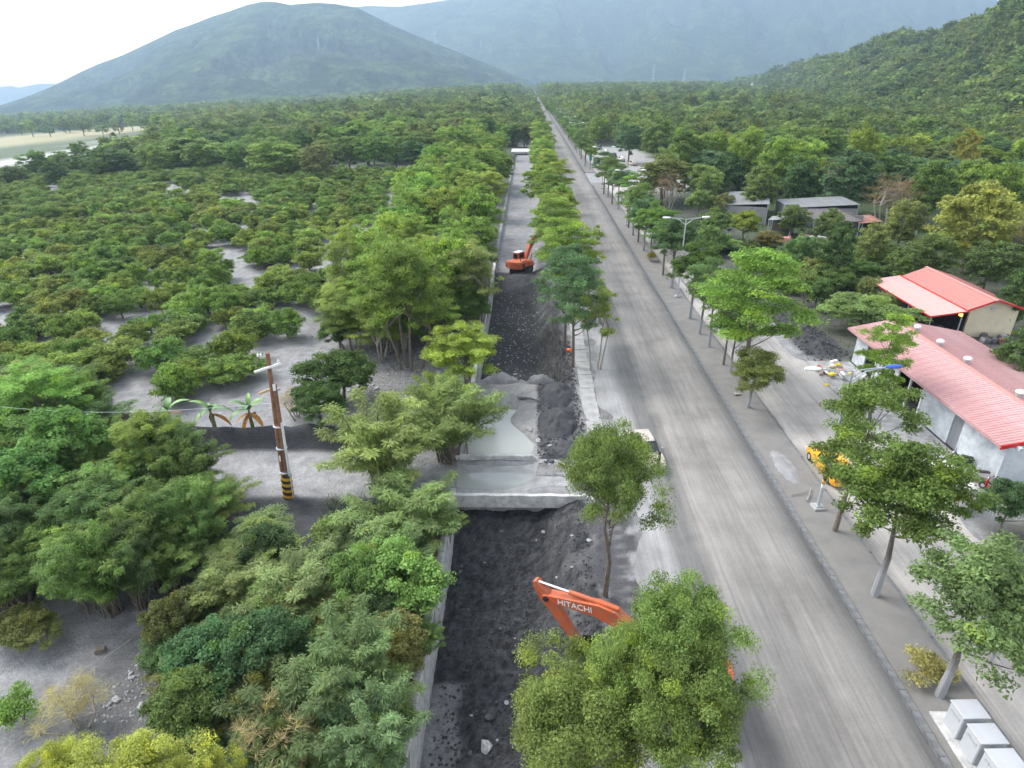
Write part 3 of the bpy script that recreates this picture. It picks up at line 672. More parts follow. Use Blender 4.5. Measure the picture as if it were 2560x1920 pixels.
def sprawl_tree(nm, seed, H, Rr, nb, per, ll, lw, bark='bark'):
    """many arching stems, each lined with drooping feathery leaves"""
    rng = np.random.default_rng(seed); mb = MB(); PV, PN, PT = [], [], []
    for q_ in range(nb):
        a = rng.uniform(0, 6.28); reach = Rr * rng.uniform(.25, 1.05); top = H * rng.uniform(.55, 1.0) * (1 - .25 * (reach / Rr) ** 2)
        b0 = np.array([rng.normal() * .25, rng.normal() * .25, 0]); ts = np.linspace(0, 1, 9)
        px_ = b0[0] + math.cos(a) * reach * ts ** 1.5; py_ = b0[1] + math.sin(a) * reach * ts ** 1.5; pz_ = top * (1.5 * ts - .5 * ts ** 2.6) * .95
        side = np.cumsum(rng.normal(size=9)) * .05 * Rr; px_ = px_ - math.sin(a) * side; py_ = py_ + math.cos(a) * side
        r0 = rng.uniform(.035, .075); mb.tube(list(zip(px_, py_, pz_ - .2 * (1 - ts))), list(r0 * (1 - .85 * ts)), 5, cap=False)
        u = rng.uniform(0, 1, per) ** .7 * .72 + .30; P = np.stack([np.interp(u, ts, px_), np.interp(u, ts, py_), np.interp(u, ts, pz_)], -1)
        an = rng.uniform(0, 6.28, per); rad = (.12 + .42 * rng.uniform(0, 1, per)) * (1.15 - .5 * u); tw = np.stack([np.cos(an), np.sin(an), rng.uniform(-.45, .6, per)], -1)
        PV.append(P + tw * rad[:, None]); tt = unit(tw + np.stack([np.cos(an) * .2, np.sin(an) * .2, np.full(per, -.45)], -1) + rng.normal(size=(per, 3)) * .25); PT.append(tt)
        PN.append(unit(np.array([0, 0, 1.]) + rng.normal(size=(per, 3)) * .45))
    P = np.concatenate(PV); t = np.concatenate(PT); nrm = np.concatenate(PN); s_ = unit(np.cross(nrm, t)); n_ = len(P)
    L = ll * rng.uniform(.6, 1.4, (n_, 1)); Wd = lw * rng.uniform(.7, 1.3, (n_, 1))
    V = np.stack([P - t * L * .5, P + s_ * Wd * .5, P + t * L * .5 - np.array([0, 0, 1.]) * L * .12, P - s_ * Wd * .5], 1).reshape(-1, 3)
    br_ = np.repeat(rng.uniform(.7, 1.35, (nb, 1)), per, 0) * rng.uniform(.72, 1.3, (n_, 1)); C = np.repeat(br_, 3, 1); yl = rng.uniform(0, 1, n_) < .04; C[yl] *= np.array([1.5, 1.2, .8])
    me = np_mesh(nm + '_crown', V, np.arange(len(V)).reshape(-1, 4), 'leaf', 'Leaf', np.repeat(C, 4, 0)); proto(nm, me, mb.mesh(nm + '_trunk', bark, True), H * .57, Rr, H)
for k in range(3): sprawl_tree(f'feather{k}', 50 + k, 7.0, 2.9, 44, 520, .24, .052)
for k in range(2): feather_tree(f'airy{k}', 55 + k, 9.5, 2.5, 5.6, 56, 190, .22, .06, 3, 'bark_pale', rc=.24)
for k in range(2): feather_tree(f'lime{k}', 58 + k, 8.5, 3.4, 5.2, 170, 190, .165, .07, 4, droop=.1, rc=.16)
for k in range(2): round_tree(f'dense{k}', 62 + k, 4.2, 2.4, 2.3, 130, 210, .15, .08, .20, .10, .25, lo=.5)
for k in range(4): round_tree(f'citrus{k}', 70 + k, 3.0, 2.05, 1.45, 90, 85, .20, .105, .22, .10, .22, lo=.45, nl=10, flatc=.8, up=.4, flat=-.8)
for k in range(4): round_tree(f'wood{k}', 80 + k, 10.0, 4.2, 5.3, 170, 68, .36, .19, .18, .2, .25, lo=.5, nl=9, flat=-.85)
for k in range(2): round_tree(f'ever{k}', 86 + k, 9.0, 3.2, 4.7, 150, 72, .34, .17, .19, .2, .2, lo=.5, nl=6, up=.3, flat=-.9)
for k in range(2): round_tree(f'shrub{k}', 90 + k, 1.5, 1.2, .8, 22, 110, .16, .07, .4, .05, .2, lo=.4, nl=8)
for k in range(2): feather_tree(f'bare{k}', 93 + k, 7.5, 2.8, 4.4, 60, 40, .55, .025, 6, 'bark_pale', droop=-.5)
for k in range(4):        # far trees, one coarse mesh with trunk and crown
    rng = np.random.default_rng(100 + k); c = shell_pts(44, 3.7, 3.9, 4.9, rng, .5, -.7)
    V, F_, C = leaves(c, np.full((len(c), 3), 1.15) * rng.uniform(.7, 1.2, (len(c), 1)), 18, .85, .5, rng, up=.5)
    TV = np.array([(.22 * math.cos(a), .22 * math.sin(a), z) for z in (-.5, 5) for a in (0, 1.57, 3.14, 4.71)]); TF = np.array([(i, (i + 1) % 4, 4 + (i + 1) % 4, 4 + i) for i in range(4)]) + len(V)
    me = np_mesh(f'fartree{k}', np.r_[V, TV], np.r_[F_, TF], 'leaf', 'Leaf', np.r_[C, np.full((8, 3), .7)])
    PROTO[f'far{k}'] = me

G_BR = (.125, .195, .045); G_YL = (.145, .20, .048); G_MID = (.075, .125, .038); G_DK = (.036, .068, .028); G_OL = (.085, .11, .04); G_GR = (.085, .135, .07); G_BN = (.15, .12, .075); G_BL = (.055, .10, .055)
LAYER = []; TG = 2.6
def tree(kind, x, y, rs=1.0, zs=1.0, tint=G_MID, label='', cat='tree', group=None, name='tree', rz=None, z=None, lean=(0, 0), bark=None):
    p = PROTO[kind]
    e = bpy.data.objects.new(name, None); e.empty_display_size = .3; COL.objects.link(e)
    e.location = (x, y, tz(x, y) if z is None else z); e.rotation_euler = (lean[0], lean[1], random.uniform(0, 6.28) if rz is None else rz); e.scale = (rs, rs, zs)
    tag(e, label, cat, group)
    t = link(bpy.data.objects.new('trunk', p['trunk']), e)
    c = link(bpy.data.objects.new('crown', p['crown']), e); g_ = TG / (1 + 2.4 * max(tint)); c.color = (tint[0] * g_ * 1.12, tint[1] * g_ * 1.04, tint[2] * g_ * .80, 1)
    LAYER.append((x, y, p['R'] * rs)); return e
def which(x, y, s_, lim, tint, noun, where, bx):
    """label of one tree of a mass: its size, tone and part of the stand as seen in the picture"""
    v = Vector((x, y, 1)) - Vector((0, 0, CAM_H)); k_ = v.dot(fwd); px, py = 1280 + FPX * v.dot(rgt) / k_, 960 - FPX * v.dot(upv) / k_
    size = 'small' if s_ < lim[0] else 'large' if s_ > lim[1] else 'middling'
    tone = 'brown' if tint[0] > tint[1] else 'dark green' if tint[1] < .095 else 'bright green' if tint[1] > .145 else 'olive green' if tint[0] > .72 * tint[1] else 'mid green'
    u = (px - bx[0]) / (bx[2] - bx[0]); w_ = (py - bx[1]) / (bx[3] - bx[1])
    return f"{size} {tone} {noun} at the {'back' if w_ < .33 else 'front' if w_ > .66 else 'middle'} {'left' if u < .33 else 'right' if u > .66 else 'centre'} of {where}"
def jit(t, a=.18):
    k_ = random.uniform(1 - a, 1 + a); return (t[0] * k_ * random.uniform(.92, 1.06), t[1] * k_, t[2] * k_ * random.uniform(.9, 1.1))
def ptree(kind, px, py, wpx, zc, tint, label, **kw):
    """tree whose crown centre is seen at a pixel, wpx wide, zc metres above the ground"""
    p = at(px, py, zc); rr_ = wpx / 2 * depth(p) / FPX; P = PROTO[kind]
    return tree(kind, p.x, p.y, rr_ / P['R'], zc / P['zc'], tint, label, **kw)
def btree(kind, bx, by, H, rr_, tint, label, **kw):
    """tree whose trunk meets the ground at a pixel"""
    p = at(bx, by); P = PROTO[kind]; return tree(kind, p.x, p.y, rr_ / P['R'], H / P['H'], tint, label, **kw)
def ordinal(k):
    base = ['first', 'second', 'third', 'fourth', 'fifth', 'sixth', 'seventh', 'eighth', 'ninth', 'tenth', 'eleventh', 'twelfth', 'thirteenth', 'fourteenth', 'fifteenth', 'sixteenth', 'seventeenth', 'eighteenth', 'nineteenth', 'twentieth']
    return base[k] if k < 20 else ('thirtieth' if k == 29 else ('twenty-' if k < 29 else 'thirty-') + base[k % 10])

# ---- street trees in the median, nearest first
MED = [(2346, 1744, 'street0', 8.6, 2.9, G_GR), (2184, 1491, 'street1', 9.6, 3.0, G_MID), (2086, 1331, 'tier0', 10.0, 2.7, G_MID),
       (1869, 1022, 'street2', 5.6, 2.4, G_OL), (1852, 967, 'tier1', 12.2, 4.5, G_BR), (1825, 934, 'street0', 7.0, 2.0, G_GR), (1808, 915, 'tier2', 8.6, 2.2, G_MID),
       (1772, 870, 'street1', 7.6, 2.2, G_MID), (1748, 838, 'street2', 8.6, 2.3, G_GR), (1724, 799, 'street0', 9.4, 2.7, G_MID), (1678, 722, 'street1', 9.4, 3.0, G_BL),
       (1657, 690, 'tier0', 9.0, 2.8, G_MID), (1624, 645, 'street2', 8.6, 2.6, G_MID), (1609, 628, 'street0', 9.0, 2.6, G_BL), (1595, 607, 'tier1', 9.4, 2.8, G_MID),
       (1582, 590, 'street1', 9.0, 2.6, G_GR), (1571, 571, 'tier2', 9.4, 3.0, G_MID), (1544, 525, 'street2', 9.4, 3.0, G_GR), (1530, 512, 'tier0', 9.6, 3.0, G_MID),
       (1519, 495, 'street0', 9.8, 3.2, G_MID), (1509, 487, 'tier1', 9.6, 3.2, G_BL)]
for k, (bx, by, kd, H, rr_, tint) in enumerate(MED):
    p = at(bx, by); P = PROTO[kd]
    tree(kd, p.x, p.y, rr_ * 1.15 / P['R'], H / P['H'], jit(tint, .1), f'{ordinal(k)} street tree from the camera end of the dusty median strip', name='street_tree', group='street trees in the median', z=.1, lean=(0, .12 if k == 3 else random.gauss(0, .02)))
for k in range(36):
    tree(random.choice(['street0', 'street1', 'street2', 'tier0', 'tier2']), 18.2 + random.gauss(0, .3), 196 + k * 9.5 + random.uniform(-2, 2), random.uniform(.85, 1.1), random.uniform(.8, 1.0), jit(G_MID), f'{ordinal(k)} distant green street tree past the road junction on the median', name='street_tree', group='far median street trees')
p = at(2172, 1050); tree('tier2', p.x, p.y, .62, .88, G_BR, 'thin pale trunked tree with flat green crown in front of the long red roof', name='umbrella_tree')
btree('shrub0', 2304, 1690, 1.2, 1.15, (.20, .20, .09), 'small round yellow-green shrub alone on the near median', cat='shrub', name='shrub')
btree('shrub1', 1627, 655, 1.5, 1.0, (.17, .15, .05), 'small brownish yellow shrub on the median among thin trunks', cat='shrub', name='shrub')

# ---- trees between canal and road
ptree('big0', 1440, 1775, 540, 5.4, (.105, .148, .052), 'large olive-green leafy tree below the arm of the near orange excavator', name='broadleaf_tree')
ptree('big1', 1722, 1612, 410, 6.2, (.10, .15, .052), 'leafy tree at the road edge covering the body of the near excavator', name='broadleaf_tree')
ptree('big0', 1715, 1790, 450, 5.6, (.105, .15, .052), 'leafy tree at the bottom frame edge in front of the excavator', name='broadleaf_tree')
ptree('big1', 1570, 1700, 320, 5.4, (.102, .148, .052), 'middle leafy crown joining the two large trees in front of the excavator', name='broadleaf_tree')
btree('big1', 1512, 1492, 10.6, 3.4, (.098, .145, .05), 'slim tree with thin dark trunk on canal bank in front of the person in black', name='slim_tree')
btree('tier0', 1432, 917, 11.0, 3.5, G_BL, 'dark green layered tree with twin trunks beside the concrete walkway', name='layered_tree')
btree('tier1', 1412, 868, 10.5, 3.2, G_BL, 'dark green layered tree just behind the twin-trunked one by the canal', name='layered_tree')
btree('airy0', 1487, 928, 9.6, 2.2, (.14, .19, .06), 'thin airy light green tree leaning over the dusty road shoulder', name='airy_tree')
p = Vector((4.4, 70, 0)); tree('tier2', 4.2, 68.5, 1.05, 1.06, G_BR, 'bright green layered tree right of the far orange excavator', name='layered_tree')
tree('tier0', 3.6, 76.5, 1.0, 1.04, G_MID, 'layered green tree whose crown hides the boom of the far excavator', name='layered_tree')
tree('airy1', 7.0, 74.0, 1.0, 1.1, G_YL, 'airy yellow-green tree overhanging the left lane beyond the first layered trees', name='airy_tree')
for k in range(30):
    y = 83.5 + k * 6.4 + random.uniform(-1.2, 1.2)
    kd = ['tier0', 'tier1', 'tier2', 'wood0', 'wood1'][k % 5]
    tree(kd, 4.6 + random.gauss(0, .8), y, random.uniform(.85, 1.05), random.uniform(.85, 1.05), jit([G_BR, G_MID, G_BR, G_YL][k % 4]), f'{ordinal(k)} leafy tree past the far excavator in the row between canal and road', name='roadside_tree', group='row of trees between canal and road')

# ---- left bank
ptree('feather0', 950, 1085, 330, 3.9, (.15, .21, .085), 'feathery pale green tree over the access road left of the bridge', name='feathery_tree')
ptree('feather1', 1120, 1040, 300, 3.6, (.13, .185, .075), 'feathery tree overhanging the left side of the grey pond', name='feathery_tree')
ptree('feather2', 1000, 1250, 320, 2.6, (.10, .15, .07), 'shaggy dark feathery tree at the left end of the bridge parapet', name='feathery_tree')
ptree('lime0', 1150, 880, 250, 4.2, (.18, .235, .05), 'bright yellow-green tree leaning over the black canal past the pond', name='lime_tree')
ptree('feather1', 1100, 985, 170, 2.6, (.15, .21, .06), 'low feathery shrub under the yellow-green tree by the pond', name='feathery_shrub')
btree('lime1', 1027, 925, 12.8, 5.0, (.115, .19, .045), 'tall green multi-stemmed tree on the stony slope left of the canal', name='multistem_tree')
btree('lime0', 985, 880, 12.2, 4.2, (.10, .17, .04), 'second tall green tree left of the multi-stemmed tree', name='multistem_tree')
btree('airy0', 1190, 825, 10.5, 3.4, (.12, .155, .06), 'thin pale-stemmed airy tree right at the canal wall', name='airy_tree')
btree('airy1', 1150, 800, 10.5, 3.6, (.115, .15, .055), 'sparse brownish green tree behind the canal wall tree', name='airy_tree')
ptree('dense0', 850, 930, 200, 2.6, (.04, .075, .026), 'dark green dense citrus tree at the orchard corner by the pole', name='citrus_tree')
ptree('dense1', 800, 1010, 180, 2.2, (.038, .07, .026), 'dark low citrus tree just right of the wooden pole', name='citrus_tree')
ptree('dense0', 845, 825, 120, 2.0, (.045, .085, .03), 'dark round citrus bush at the edge of the silt path', name='citrus_tree')
ptree('dense0', 985, 1440, 270, 2.3, (.12, .21, .075), 'bright green dense bush beside the near canal wall', name='dense_bush', cat='bush')
ptree('dense1', 640, 1630, 250, 2.6, (.045, .09, .05), 'dark green broad-leaved bush above the silt patch', name='dense_bush', cat='bush')
ptree('dense0', 520, 1650, 260, 2.2, (.042, .085, .045), 'dark broad-leaved bush bordering the silt patch on its right', name='dense_bush', cat='bush')
ptree('dense1', 470, 1760, 250, 2.0, (.07, .105, .04), 'olive bush low at the lower edge of the silt patch', name='dense_bush', cat='bush')
NEAR = [(620, 1370, 240, 1.8, 'feather0', (.13, .175, .07), 'feathery shrub below the wooden pole'), (530, 1230, 190, 2.0, 'feather1', (.12, .17, .06), 'feathery shrub left of the wooden pole foot'),
        (760, 1470, 300, 2.4, 'feather2', (.10, .145, .075), 'grey-green feathery shrub in the middle of the left thicket'), (880, 1640, 300, 3.0, 'feather0', (.105, .165, .085), 'tall feathery sapling in the thicket by the wall'),
        (740, 1800, 330, 2.6, 'feather1', (.08, .125, .065), 'dark feathery shrub near the bottom edge'), (930, 1820, 260, 2.6, 'feather2', (.09, .145, .085), 'blue-green feathery shrub at the bottom by the wall'),
        (600, 1450, 260, 2.0, 'feather1', (.10, .135, .06), 'sparse feathery shrub right of the silt patch'), (1010, 1350, 190, 1.6, 'feather2', (.08, .115, .05), 'small feathery shrub on the wall below the bridge'),
        (1060, 1590, 110, 1.2, 'feather0', (.11, .175, .07), 'green sprig hanging over the near canal wall'), (1090, 1300, 150, 1.0, 'feather1', (.12, .17, .06), 'sprig of feathery leaves in front of the bridge beam'),
        (820, 1340, 180, 1.6, 'shrub0', (.09, .13, .05), 'low green shrub on the black mud below the road'), (900, 1440, 200, 2.4, 'dense1', (.10, .17, .065), 'green bush left of the bright bush by the wall')]
for px, py, wp, zc, kd, tint, lab in NEAR: ptree(kd, px, py, wp, zc, tint, lab, name='feathery_shrub', cat='shrub')
LEFTN = [(95, 990, 270, 4.5, 'lime1', (.11, .20, .05), 'bright green tree top at the left picture edge'), (170, 1120, 260, 3.6, 'wood0', (.075, .145, .045), 'leafy green tree below the banana plants at left'),
         (375, 1110, 220, 3.8, 'lime0', (.15, .23, .055), 'light green cone-shaped tree in front of the banana plants'), (70, 1220, 260, 3.4, 'wood1', (.06, .12, .04), 'dark leafy tree at the left edge beside the silt patch'),
         (210, 1300, 260, 3.0, 'lime1', (.06, .11, .04), 'dark tree above the silt patch'), (440, 1260, 220, 3.0, 'feather0', (.085, .14, .05), 'shaggy feathery tree between cone tree and pole'),
         (330, 1350, 280, 3.0, 'feather2', (.10, .16, .055), 'feathery tree spreading over the top of the silt patch'), (480, 1150, 170, 2.2, 'feather1', (.09, .145, .05), 'feathery tree at the left end of the access road'),
         (40, 1400, 230, 2.4, 'feather1', (.055, .10, .035), 'dark shaggy shrub on the left edge over the silt'), (60, 1570, 190, 1.1, 'dense1', (.06, .075, .03), 'low brownish shrub on the silt at the left edge'),
         (235, 1240, 240, 3.0, 'lime0', (.08, .145, .045), 'mid green tree in the thicket left of centre'), (420, 1400, 170, 2.0, 'feather2', (.09, .14, .05), 'small feathery tree at the right rim of the silt patch'),
         (20, 1110, 220, 3.0, 'wood2', (.07, .13, .045), 'leafy tree on the far left below the bright tree top')]
for px, py, wp, zc, kd, tint, lab in LEFTN: ptree(kd, px, py, wp, zc, tint, lab, name='thicket_tree')
def inpoly(x, y, pg):
    r_ = False; j = len(pg) - 1
    for i in range(len(pg)):
        if (pg[i][1] > y) != (pg[j][1] > y) and x < (pg[j][0] - pg[i][0]) * (y - pg[i][1]) / (pg[j][1] - pg[i][1]) + pg[i][0]: r_ = not r_
        j = i
    return r_
def fill(pg, n_, sp, kinds, zr, wr, tints, label, group, avoid=()):
    got = []; xs_ = [p_[0] for p_ in pg]; ys_ = [p_[1] for p_ in pg]
    for _ in range(6000):
        px, py = random.uniform(min(xs_), max(xs_)), random.uniform(min(ys_), max(ys_))
        if not inpoly(px, py, pg) or any(math.hypot(px - a, (py - c_) * 1.3) < sp for a, c_ in got) or any(math.hypot(px - a, py - c_) < r_ for a, c_, r_ in avoid): continue
        wp = random.uniform(*wr); tn_ = jit(random.choice(tints), .14); p_ = at(px, py); dw = (wr[1] - wr[0]) / 3
        got.append((px, py)); ptree(random.choice(kinds), px, py, wp, random.uniform(*zr), tn_, which(p_.x, p_.y, wp, (wr[0] + dw, wr[1] - dw), tn_, 'shrub', label, (min(xs_), min(ys_), max(xs_), max(ys_))), name='thicket_shrub', cat='shrub', group=group)
        if len(got) >= n_: break
fill([(1690, 570), (1790, 525), (1830, 605), (2000, 615), (2150, 600), (2300, 640), (2330, 690), (2180, 690), (2040, 760), (1960, 700), (1880, 650)], 30, 42, ['dense0', 'dense1', 'citrus0', 'citrus2', 'shrub0', 'wood2'], (1.0, 2.4), (60, 120), [(.06, .10, .035), (.08, .12, .045), (.05, .085, .04), (.085, .10, .04)], 'the weeds before the sheds', 'bushes between sheds and side road')
fill([(850, 690), (1040, 640), (1090, 570), (1190, 640), (1180, 770), (1070, 820), (930, 830), (850, 800)], 20, 48, ['lime0', 'lime1', 'airy0', 'dense0'], (2.4, 4.0), (120, 200), [(.10, .16, .042), (.12, .18, .048), (.085, .13, .045)], 'the canal understorey', 'understorey left of the far canal')
fill([(-40, 960), (215, 930), (240, 1090), (330, 1070), (430, 1110), (490, 1180), (520, 1260), (480, 1330), (360, 1420), (150, 1440), (60, 1400), (-40, 1480)], 60, 52, ['feather0', 'feather1', 'lime0', 'lime1', 'feather2', 'wood1'], (1.6, 3.4), (130, 230), [(.09, .145, .05), (.07, .12, .04), (.11, .165, .05), (.055, .095, .04)], 'the thicket by the pole', 'thicket left of the pole', ((720, 1180, 120),))
fill([(430, 1540), (560, 1420), (640, 1300), (720, 1330), (860, 1330), (1010, 1330), (1010, 1560), (945, 1900), (600, 1930), (520, 1800), (400, 1680)], 58, 60, ['feather0', 'feather1', 'feather2', 'dense0', 'dense1', 'airy0'], (.9, 2.2), (120, 210), [(.085, .13, .065), (.07, .11, .055), (.10, .15, .065), (.05, .085, .045), (.09, .105, .045)], 'the thicket by the wall', 'thicket left of the near canal', ((770, 1330, 75),))
ptree('big0', 330, 1975, 430, 4.6, (.22, .25, .075), 'pale yellow-green bushy tree at the bottom left corner', name='pale_tree')
ptree('big1', 130, 1960, 230, 4.2, (.21, .25, .075), 'pale yellow-green tree crown cut by the lower left frame edge', name='pale_tree')
ptree('big0', 520, 1965, 200, 4.0, (.20, .24, .075), 'pale green branch crown at the bottom left of the thicket', name='pale_tree')
ptree('bare0', 170, 1760, 200, 1.3, (.17, .16, .09), 'dry leafless twiggy shrub on the silt at lower left', name='dry_shrub', cat='shrub')
ptree('shrub1', 40, 1770, 130, .8, (.12, .20, .06), 'small green shrub at the lower left edge', name='shrub', cat='shrub')
ptree('bare1', 700, 1850, 260, 2.4, (.20, .17, .11), 'leafless pale branching shrub at the bottom of the thicket', name='dry_shrub', cat='shrub')
ptree('bare0', 735, 1000, 110, 1.5, (.20, .18, .13), 'grey dead bush behind the wooden pole', name='dry_shrub', cat='shrub')
# belt of trees along the left bank beyond the stony slope
def far_enough(x, y, pts, d): return all((x - a) ** 2 + (y - c_) ** 2 > d * d for a, c_, _ in pts[-140:])
belt = 0
for _ in range(4000):
    y = 63 + 180 * random.random() ** 1.25; x = -6.6 - random.random() * (13 + .04 * y)
    if not far_enough(x, y, LAYER, 3.6): continue
    rs_ = random.uniform(.85, 1.15); tn_ = jit(random.choice([G_BR, G_BR, G_YL, (.10, .17, .04)]))
    tree(random.choice(['lime0', 'lime1', 'wood2', 'wood3', 'airy0', 'lime1']), x, y, rs_, random.uniform(.9, 1.2), tn_, which(x, y, rs_, (.95, 1.05), tn_, 'tree', 'the left canal belt', (900, 380, 1230, 800)), name='belt_tree', group='belt of trees on the left canal bank'); belt += 1
    if belt >= 95: break

# ---- citrus orchard in the silt
ORCH = [(-60, 430), (560, 425), (1010, 445), (930, 560), (830, 640), (830, 720), (760, 870), (700, 980), (560, 1040), (420, 1035), (300, 985), (120, 1000), (-60, 1000)]
PATHS = [((150, 1070), (250, 1010), 48), ((250, 1010), (330, 950), 36), ((330, 950), (400, 885), 24), ((740, 905), (800, 850), 34), ((800, 850), (830, 800), 30), ((690, 800), (840, 790), 16), ((600, 700), (850, 640), 13), ((560, 640), (630, 650), 12),
         ((120, 905), (200, 860), 18), ((200, 860), (330, 800), 12), ((90, 790), (170, 760), 10), ((500, 472), (560, 468), 8), ((940, 560), (1010, 490), 12), ((400, 640), (460, 640), 9), ((380, 800), (430, 815), 10), ((520, 870), (580, 850), 6), ((0, 560), (30, 545), 10), ((540, 655), (700, 690), 9), ((230, 640), (300, 655), 7), ((330, 720), (400, 700), 8), ((620, 560), (700, 548), 6), ((780, 480), (830, 470), 6), ((850, 470), (900, 462), 6), ((440, 740), (520, 760), 7), ((590, 800), (690, 800), 9), ((250, 780), (360, 750), 7), ((830, 640), (860, 590), 12), ((720, 960), (640, 1060), 30)]
def on_path(px, py):
    for (ax, ay), (bx, by), wd in PATHS:
        vx, vy = bx - ax, by - ay; t = max(0, min(1, ((px - ax) * vx + (py - ay) * vy) / (vx * vx + vy * vy)))
        if math.hypot((px - ax - t * vx), (py - ay - t * vy) * 1.5) < wd * 1.45: return True
    return False
def project(p):
    v = Vector(p) - Vector((0, 0, CAM_H)); k_ = v.dot(fwd); return 1280 + FPX * v.dot(rgt) / k_, 960 - FPX * v.dot(upv) / k_
cand = []
ca, sa = math.cos(R(14)), math.sin(R(14))
for i in range(-80, 80):
    for j in range(-10, 90):
        u, v_ = i * 3.8 + random.gauss(0, .6), j * 3.5 + random.gauss(0, .6)
        x, y = -60 + u * ca - v_ * sa, 60 + u * sa + v_ * ca
        if y < 45 or y > 225 or x > -8: continue
        px, py = project((x, y, tz(x, y) + .3))
        if inpoly(px, py, ORCH) and not on_path(px, py) and random.random() < .88 and not (vnoise(np.array([px / 70.]), np.array([py / 26.]), 55)[0] > .80): cand.append((x, y))
cand.sort(key=lambda c_: c_[0] ** 2 + c_[1] ** 2)
for x, y in cand[:300]:
    rs_ = random.uniform(.95, 1.5); tn_ = jit(random.choice([(.08, .135, .036), (.098, .158, .042), (.066, .112, .032), (.118, .17, .045), (.105, .138, .042)]), .12)
    tree(f'citrus{random.randrange(4)}', x, y, rs_, random.uniform(.75, 1.3), tn_, which(x, y, rs_, (1.12, 1.33), tn_, 'citrus tree', 'the silted orchard', (0, 560, 850, 1000)), cat='citrus tree', name='citrus_tree', group='citrus orchard')

